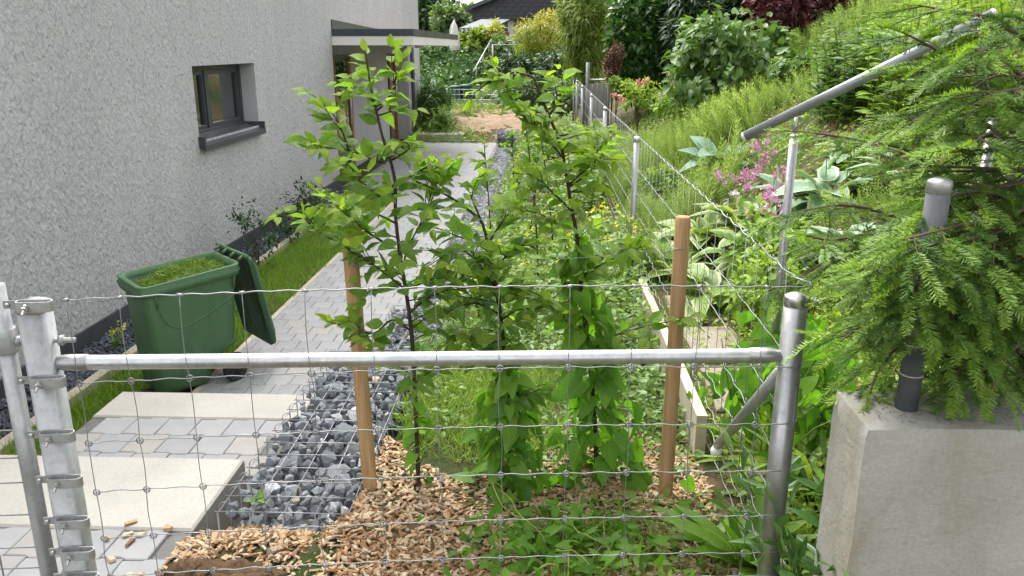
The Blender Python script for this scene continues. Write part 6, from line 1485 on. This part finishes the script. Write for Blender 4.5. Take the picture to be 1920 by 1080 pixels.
for k, (x0, x1, y0, y1, Yd, lab) in enumerate(((1160, 1235, 150, 205, 12.4, 'rose bush with coral flowers in front of the laurel'), (1225, 1290, 165, 215, 11.6, 'light green rose bush left of the currant bush'))):
    t = bush_px('rose_bush', lab, 'rose bush', x0, x1, y0, y1, Yd, 'lime', T_OV, 50, 12, (.045, .075), .3, .012, 8, cl=.28, group='roses at the top of the horsetail')
    if k == 0:
        for px_, py_ in ((1197, 153), (1203, 158), (1215, 150), (1163, 182), (1152, 178), (1168, 186)):
            p = np.array(at(px_, py_, Y=Yd-.35)); n = 12; MB().inst(T_PETAL[0], mats4(p+rng.normal(0, .012, (n, 3)), frames(unit(n), unit(n)), rng.uniform(.03, .05, n))).build('flower', M['rose'], t)
for k, (x0, x1, lab) in enumerate(((1395, 1530, 'dark red hedge bush at the top, left part'), (1510, 1640, 'dark red hedge bush at the top above the lilies'), (1620, 1760, 'dark red bush behind the lime perennials'))):
    bush_px('red_bush', lab, 'bush', x0, x1, -90, 62, 12.2+.2*k, 'red', T_OV, 190, 16, (.06, .10), .55, .04, 10, cl=.25, group='dark red bushes along the top', shell=(.6, 1))
for k, (x0, x1, Yd, lab) in enumerate(((1740, 1900, 12.5, 'dark evergreen at the top right'), (1400, 1560, 14.5, 'dark evergreen behind the red bushes, left'), (1560, 1740, 14.8, 'dark evergreen behind the red bushes, right'), (1880, 2060, 12.0, 'dark evergreen beyond the right edge'))):
    bush_px('evergreen_tree', lab, 'tree', x0, x1, -170, 70, Yd, 'darkleaf', T_OV, 260, 16, (.10, .16), .8, .08, 12, cl=.22, group='evergreens along the top of the bank', shell=(.6, 1))
# grey garden gate with tall post
gt = thing('garden_gate', 'small grey panel gate between tall posts at the end of the side fence', 'gate', tuple(at(1118, 190, Y=15.0)))
a = at(1104, 190, Y=15.0); b = at(1140, 152, Y=15.0)
MB().add(*box(a.x, b.x, 15.0, 15.03, a.z-.3, b.z-.05)).build('panel', M['conc_wall'], gt, smooth=False)
for px_, top in ((1102, 117), (1141, 150)): q = at(px_, top, Y=14.97); MB().add(*tube([(q.x, 14.97, a.z-.5), (q.x, 14.97, q.z)], .03, 8)).build('post', M['rail_grey'], gt)
q = at(1102, 150, Y=14.95); q2 = at(1172, 149, Y=14.95); MB().add(*tube([q, q2], .016, 8)).build('top_bar', M['galv_grey'], gt)
for k in range(3): c = at(1112+k*9, 160, Y=14.97); MB().add(*tube([(c.x, 14.975, a.z-.3), (c.x, 14.975, b.z-.06)], .008, 5)).build('bar', M['rail_grey'], gt)
# mound at the end: loose soil, grass, compost bins behind a wire panel
mb = MB(); P = scat(-3.4, .6, 20.6, 25, 2600, lambda x, y: (np.sin(x*2.1)+np.cos(y*1.9+x)+rng.normal(0, .5, len(x)) > .55) | (x < -2.6)); blades(mb, P, (.1, .35), .02, .5, .25); cover(mb, P[:900], (.06, .11), T_OV, hgt=(0, .25), tip=.2)
tag(mb.build('mound_grass', M['weed']), 'patchy grass on the bare soil mound beyond the path', 'grass', kind='stuff')
mb = MB(); x, y = np.meshgrid(np.linspace(-3.1, .5, 60), np.linspace(20.95, 25.6, 70)); zz_ = terr(x, y)+.012+.05*np.array([[n2(a_, b_, 1.7, 3)+.5*n2(a_, b_, 5, 1) for a_, b_ in zip(r1, r2)] for r1, r2 in zip(x, y)])
edge = np.minimum.reduce([smooth(-3.1, -2.7, x), smooth(.5, .1, x), smooth(20.95, 21.4, y), smooth(25.6, 25.2, y)]); zz_ -= .12*(1-edge)
ii = (np.arange(69)[:, None]*60+np.arange(59)[None]).reshape(-1); o = mb.add(np.stack([x, y, zz_], -1).reshape(-1, 3), np.stack([ii, ii+1, ii+61, ii+60], -1)).build('soil_mound', M['soil_light']); o['kind'] = 'structure'
mb = MB(); chips(mb, 500, area(-2.4, -1.5, 21.15, 21.9), 2.4, .3, .03); tag(mb.build('wood_chips', M['chip'], smooth=False), 'reddish wood chips in front of the soil mound', 'wood chips', kind='stuff')
def comp(x0, x1, y0, y1, Yd, lab):
    a = at(x0, y1, Y=Yd); b = at(x1, y0, Y=Yd); t = thing('compost_bin', lab, 'compost bin', ((a.x+b.x)/2, Yd, a.z), 'green compost bins'); cx = (a.x+b.x)/2; r = (b.x-a.x)/2; h = b.z-a.z; n = 18; V = []; F = []
    pr = [(1.0, 0), (.97, .3), (1.0, .31), (.95, .62), (.97, .63), (.92, .92), (.97, .93), (.97, .97)]
    for rr_, zq in pr:
        for k in range(n*2): an = 2*PI*k/(n*2); w_ = (1.03 if k % 4 < 2 else .985); V.append((cx+r*rr_*w_*math.cos(an), Yd+.4+r*rr_*w_*math.sin(an), a.z-.1+(h+.1)*zq))
    m = n*2; F = [(i*m+k, i*m+(k+1) % m, (i+1)*m+(k+1) % m, (i+1)*m+k) for i in range(len(pr)-1) for k in range(m)]
    MB().add(V, F).build('body', M['compost'], t, smooth=False); MB().add(*lathe([(r*1.0, a.z+h*.97), (r*1.0, a.z+h*1.0), (r*.6, a.z+h*1.03), (.02, a.z+h*1.05)], 24, (cx, Yd+.4, 0))).build('lid', M['compost'], t)
comp(840, 862, 163, 206, 25.3, 'left dark green compost bin behind the wire panel'); comp(860, 882, 161, 206, 25.5, 'right dark green compost bin behind the wire panel')
wp = thing('wire_fence', 'low welded wire panel before the compost bins', 'fence', tuple(at(870, 205, Y=24.6)))
za = at(900, 206, Y=24.6).z; zt = at(900, 168, Y=24.6).z; x0 = at(836, 200, Y=24.6).x; x1 = at(1068, 200, Y=24.6).x
for k in range(5): z = za+(zt-za)*k/4; MB().add(*tube([(x0, 24.6, z), (x1, 24.6, z)], .007, 4)).build('line_wire', M['wire'], wp)
for k in range(28): x = x0+(x1-x0)*k/27; MB().add(*tube([(x, 24.6, za), (x, 24.6, zt)], .005, 4)).build('stay_wire', M['wire'], wp)
for px_ in (838, 903, 985, 1066): q = at(px_, 166, Y=24.6); MB().add(*tube([(q.x, 24.6, za-.3), (q.x, 24.6, q.z)], .028, 8)).build('post', M['galv_bright'], wp)
MB().add(*tube([at(1066, 172, Y=24.55), at(1030, 200, Y=24.3)], .02, 6)).build('brace', M['galv_bright'], wp)
st_ = thing('garden_steps', None, None, (-.7, 25.5, .4)); st_['kind'] = 'structure'
for k in range(5): a = at(884+k*3, 205-k*8, Y=25.6+.35*k); MB().add(*box(a.x, a.x+.75, 25.6+.35*k, 26.1+.35*k, a.z-.5, a.z+.04, .01)).build('step', M['conc_wall'], st_, smooth=False)
# far handrail up the hedge bank
fh = thing('handrail', 'thin steel handrail climbing the ivy bank at the end', 'handrail', tuple(at(895, 150, Y=27)))
MB().add(*tube([at(888, 134, Y=26.6), at(920, 77, Y=29.5)], .025, 8)).build('rail', M['galv_grey'], fh)
for px_, t_, b_, Yd in ((893, 126, 156, 26.8), (906, 103, 130, 28.1), (917, 83, 108, 29.2)): MB().add(*tube([at(px_, t_, Y=Yd), at(px_, b_, Y=Yd)], .02, 6)).build('post', M['galv_grey'], fh)
fp = thing('wire_fence', 'far grey fence posts with a wire on the terrace edge', 'fence', tuple(at(960, 110, Y=29)))
for px_, t_, b_ in ((924, 83, 128), (1009, 83, 136), (1060, 90, 150)): MB().add(*tube([at(px_, t_, Y=28.2), at(px_, b_, Y=28.2)], .03, 8)).build('post', M['galv_grey'], fp)
MB().add(*tube([at(924, 84, Y=28.2), at(1009, 84, Y=28.2), at(1060, 91, Y=28.2)], .008, 4)).build('line_wire', M['wire'], fp)
# ivy bank and hedges
def sheetcover(name, label, cat, x0, x1, y0, y1, n, size, mk, T, hgt, **kw):
    mb = MB(); P = scat(x0, x1, y0, y1, n); n = len(P); P[:, 2] += rng.uniform(*hgt, n)*(.6+.4*np.sin(P[:, 0]*2.3)*np.cos(P[:, 1]*1.7)); D = unit(n); D[:, 2] -= .3; Nn = unit(n)*.6+np.array((0, -.7, .6)); MM = mats4(P, frames(D, Nn), rng.uniform(*size, n)); ti = np.clip(rng.normal(.1, .2, n), 0, .7)
    for q, t in enumerate(T): mb.inst(t, MM[q::len(T)], tint=ti[q::len(T)])
    return tag(mb.build(name, M[mk]), label, cat, kind='stuff')
sheetcover('ivy_bank', 'ivy-covered bank below the terrace of the far house', 'ivy', -7, 1.6, 26.3, 31.2, 13000, (.10, .17), 'ivy', T_HEART, (0, .45))
bush_px('round_shrub', 'rounded mid-green shrub at the house corner beyond the path', 'shrub', 785, 842, 152, 232, 22.8, 'ivy', T_LANCE, 150, 14, (.12, .2), .5, .03, 10, cl=.28)
bush_px('low_shrub', 'pale scrubby plant at the foot of the mound by the house', 'shrub', 800, 850, 200, 262, 21.9, 'weed', T_LANCE, 60, 12, (.10, .18), .4, .015, 6, cl=.35)
for k, (x0, x1, y0, y1, Yd, mk, lab) in enumerate(((925, 1010, 100, 165, 26.2, 'darkleaf', 'dark hedge bush left of the far fence post'), (1000, 1085, 95, 175, 25.5, 'darkleaf', 'dark hedge bush right of the far fence post'), (940, 1040, 140, 215, 24.9, 'midtree', 'grey-green bramble behind the arching sapling tip'), (1030, 1090, 150, 215, 22, 'midtree', 'pale bramble by the far end of the side fence'), (790, 850, 80, 130, 30.5, 'ivy', 'dark hedge bush under the canopy end'))):
    bush_px('hedge_bush', lab, 'bush', x0, x1, y0, y1, Yd, mk, T_OV, 130, 14, (.10, .16), .8, .03, 10, cl=.25, group='bushes on the far bank')
bush_px('golden_bush', 'rounded golden-yellow bush before the pale far house', 'bush', 965, 1062, 25, 110, 27.5, 'yellow', T_LANCE, 190, 16, (.12, .2), .8, .05, 12, cl=.22, tipup=.8)
for k, (x0, x1, y0, y1, Yd, mk, lab) in enumerate(((775, 830, -30, 80, 44, 'darkleaf', 'dark conifer-like tree behind the canopy'), (812, 885, 5, 95, 40, 'midtree', 'pale green tree left of the far house roof'), (850, 915, 15, 100, 46, 'midtree', 'hazy tree right behind the far awning'), (882, 918, 60, 112, 30.6, 'lighttree', 'light green bush under the far awning'), (918, 942, 48, 100, 30.8, 'yellow', 'narrow yellow-green conifer beside the far house'), (925, 950, 72, 112, 29.6, 'midtree', 'pale shrub in front of the rust-brown panel'), (835, 885, 68, 108, 31.5, 'lighttree', 'pale bush beside the closed parasol'))):
    bush_px('tree' if k < 3 else 'garden_bush', lab, 'tree' if k < 3 else 'bush', x0, x1, y0, y1, Yd, mk, T_OV if k != 4 else T_LANCE, 170, 14, (.14, .24) if k > 2 else (.22, .36), .9 if k > 2 else 1.4, .04 if k > 2 else .12, 10, cl=.25, group='trees and bushes by the far house')
for k, (x0, x1, y0, y1, Yd) in enumerate(((1000, 1120, -140, 60, 38), (1100, 1230, -160, 60, 34), (640, 790, -60, 120, 46))):
    bush_px('tree', ('tall tree behind the far roof, right', 'dark tall tree behind the laurel', 'tree hidden behind the grey house')[k], 'tree', x0, x1, y0, y1, Yd, 'ivy', T_OV, 220, 14, (.24, .38), 1.5, .12, 10, cl=.22, group='trees and bushes by the far house')
# ------------------------------------------------------------------ far house: dark shingled gable, pale wall, awning
YH = 34.0
fhs = thing('house', 'far pale bungalow with a dark shingled gable and grey awning', 'house', tuple(at(1000, 100, Y=YH)))
bl = at(886, 37, Y=YH); br = at(1150, 30, Y=YH); ap = at(1025, -40, Y=YH); tl = at(886, 18, Y=YH)
zb = bl.z; V = [(bl.x, YH, zb), (br.x, YH, zb), (br.x, YH, tl.z), (ap.x, YH, ap.z), (bl.x, YH, tl.z)]; V += [(x, YH+9, z) for x, _, z in V]
MB().add(V, [(0, 1, 2, 3, 4), (9, 8, 7, 6, 5), (0, 5, 6, 1), (4, 9, 5, 0), (1, 6, 7, 2)]).build('gable', M['shingle'], fhs, smooth=False)
def slab(p, q, y0, y1, th): 
    d = Vector((q[0]-p[0], 0, q[1]-p[1])).normalized(); n_ = Vector((-d.z, 0, d.x)); V = []
    for y in (y0, y1):
        for a_, b_ in ((p, 0), (q, 0), (q, th), (p, th)): V.append((a_[0]+n_.x*b_, y, a_[1]+n_.z*b_))
    return V, [(0, 1, 2, 3), (7, 6, 5, 4), (0, 4, 5, 1), (3, 2, 6, 7), (0, 3, 7, 4), (1, 5, 6, 2)]
MB().add(*slab((bl.x-.25, tl.z-.08), (ap.x, ap.z+.02), YH-.3, YH+9, .14)).build('roof', M['anthracite'], fhs, smooth=False)
MB().add(*slab((ap.x, ap.z+.02), (br.x+.3, tl.z-.08), YH-.3, YH+9, .14)).build('roof', M['anthracite'], fhs, smooth=False)
sh_me = MB().add(*box(-.16, .16, -.012, .012, -.085, .085)).mesh('shingle', M['shingle'], False); row = 0; z = zb+.09; cnt = 0
while z < ap.z and cnt < 290:
    x = bl.x+.16+(.16 if row % 2 else 0)
    while x < br.x:
        lim = tl.z+(ap.z-tl.z)*((x-bl.x)/(ap.x-bl.x) if x < ap.x else (br.x-x)/(br.x-ap.x))
        if z < lim-.05 and at(1080, 10, Y=YH).x > x: link('shingle', sh_me, fhs, mtx=Matrix.Translation((x, YH-.014-.002*(row % 2), z)) @ Matrix.Rotation(-.07, 4, 'X') @ Matrix.Diagonal((.97, 1, 1, 1))); cnt += 1
        x += .32
    z += .165; row += 1
wl_ = at(955, 100, Y=YH+.6); MB().add(*box(wl_.x, br.x-.3, YH+.6, YH+8, wl_.z-1.5, zb-.002)).build('wall', M['far_wall'], fhs, smooth=False)
MB().add(*box(bl.x+.3, wl_.x-.01, YH+1.6, YH+8, wl_.z-1.5, zb-.004)).build('wall', M['room'], fhs, smooth=False)
q = at(957, 100, Y=YH+.3); MB().add(*box(q.x-.1, q.x+.12, YH+.3, YH+.59, wl_.z-1.5, zb-.006)).build('pillar', M['far_wall'], fhs, smooth=False)
aw = [at(902, 36, Y=33.2), at(956, 36, Y=33.2), at(928, 50, Y=30.9), at(860, 53, Y=30.9)]
V = [tuple(p) for p in aw]+[tuple(p-Vector((0, 0, .03))) for p in aw]; a_ = MB().add(V, [(0, 1, 2, 3), (7, 6, 5, 4), (0, 4, 5, 1), (1, 5, 6, 2), (2, 6, 7, 3), (3, 7, 4, 0)]).build('awning', M['awning'], fhs, smooth=False)
for k in range(16):
    p = aw[3].lerp(aw[2], k/16); p2 = aw[3].lerp(aw[2], (k+.9)/16); MB().add([tuple(p), tuple(p2), tuple(p2-Vector((0, 0, .10))), tuple((p+p2)/2-Vector((0, 0, .15))), tuple(p-Vector((0, 0, .10))), *[tuple(v+Vector((0, .015, 0))) for v in (p, p2, p2-Vector((0, 0, .10)), (p+p2)/2-Vector((0, 0, .15)), p-Vector((0, 0, .10)))]], [(0, 4, 3, 2, 1), (5, 6, 7, 8, 9), (0, 1, 6, 5), (1, 2, 7, 6), (2, 3, 8, 7), (3, 4, 9, 8), (4, 0, 5, 9)]).build('valance', M['cloth'] if k % 2 else M['awning'], a_, smooth=False)
pan = thing('privacy_screen', 'rust-brown screen panels beside the far pale house', 'screen', tuple(at(945, 95, Y=31.8)))
for x0, x1, t_ in ((917, 930, 62), (938, 955, 60)): a = at(x0, 104, Y=31.8); b = at(x1, t_, Y=31.8); MB().add(*box(a.x, b.x, 31.8, 31.85, a.z-.4, b.z)).build('panel', M['terracotta'], pan, smooth=False)
# closed parasol
pa = at(853, 96, Y=29.5); pt = at(852, 40, Y=29.5); par = thing('parasol', 'closed pale parasol on the far terrace', 'parasol', tuple(pa))
V = []; F = []; n = 16
for r_, t_ in ((.16, .04), (.20, .12), (.17, .5), (.10, .85), (.02, 1.0)):
    for k in range(n): w_ = r_*(1.0 if k % 2 else .72); V.append((pa.x+w_*math.cos(2*PI*k/n), 29.5+w_*math.sin(2*PI*k/n), pa.z+(pt.z-pa.z)*t_))
F = [(i*n+k, i*n+(k+1) % n, (i+1)*n+(k+1) % n, (i+1)*n+k) for i in range(4) for k in range(n)]
MB().add(V, F).build('canopy', M['cloth'], par); MB().add(*tube([(pa.x, 29.5, pa.z-.6), (pa.x, 29.5, pt.z+.05)], .022, 8)).build('pole', M['galv_bright'], par)
MB().add(*tube(spline([at(843, 93, Y=29.6), at(843, 65, Y=29.6), at(846, 48, Y=29.6), at(851, 40, Y=29.6)], 4), .02, 6)).build('arm', M['galv_bright'], par)
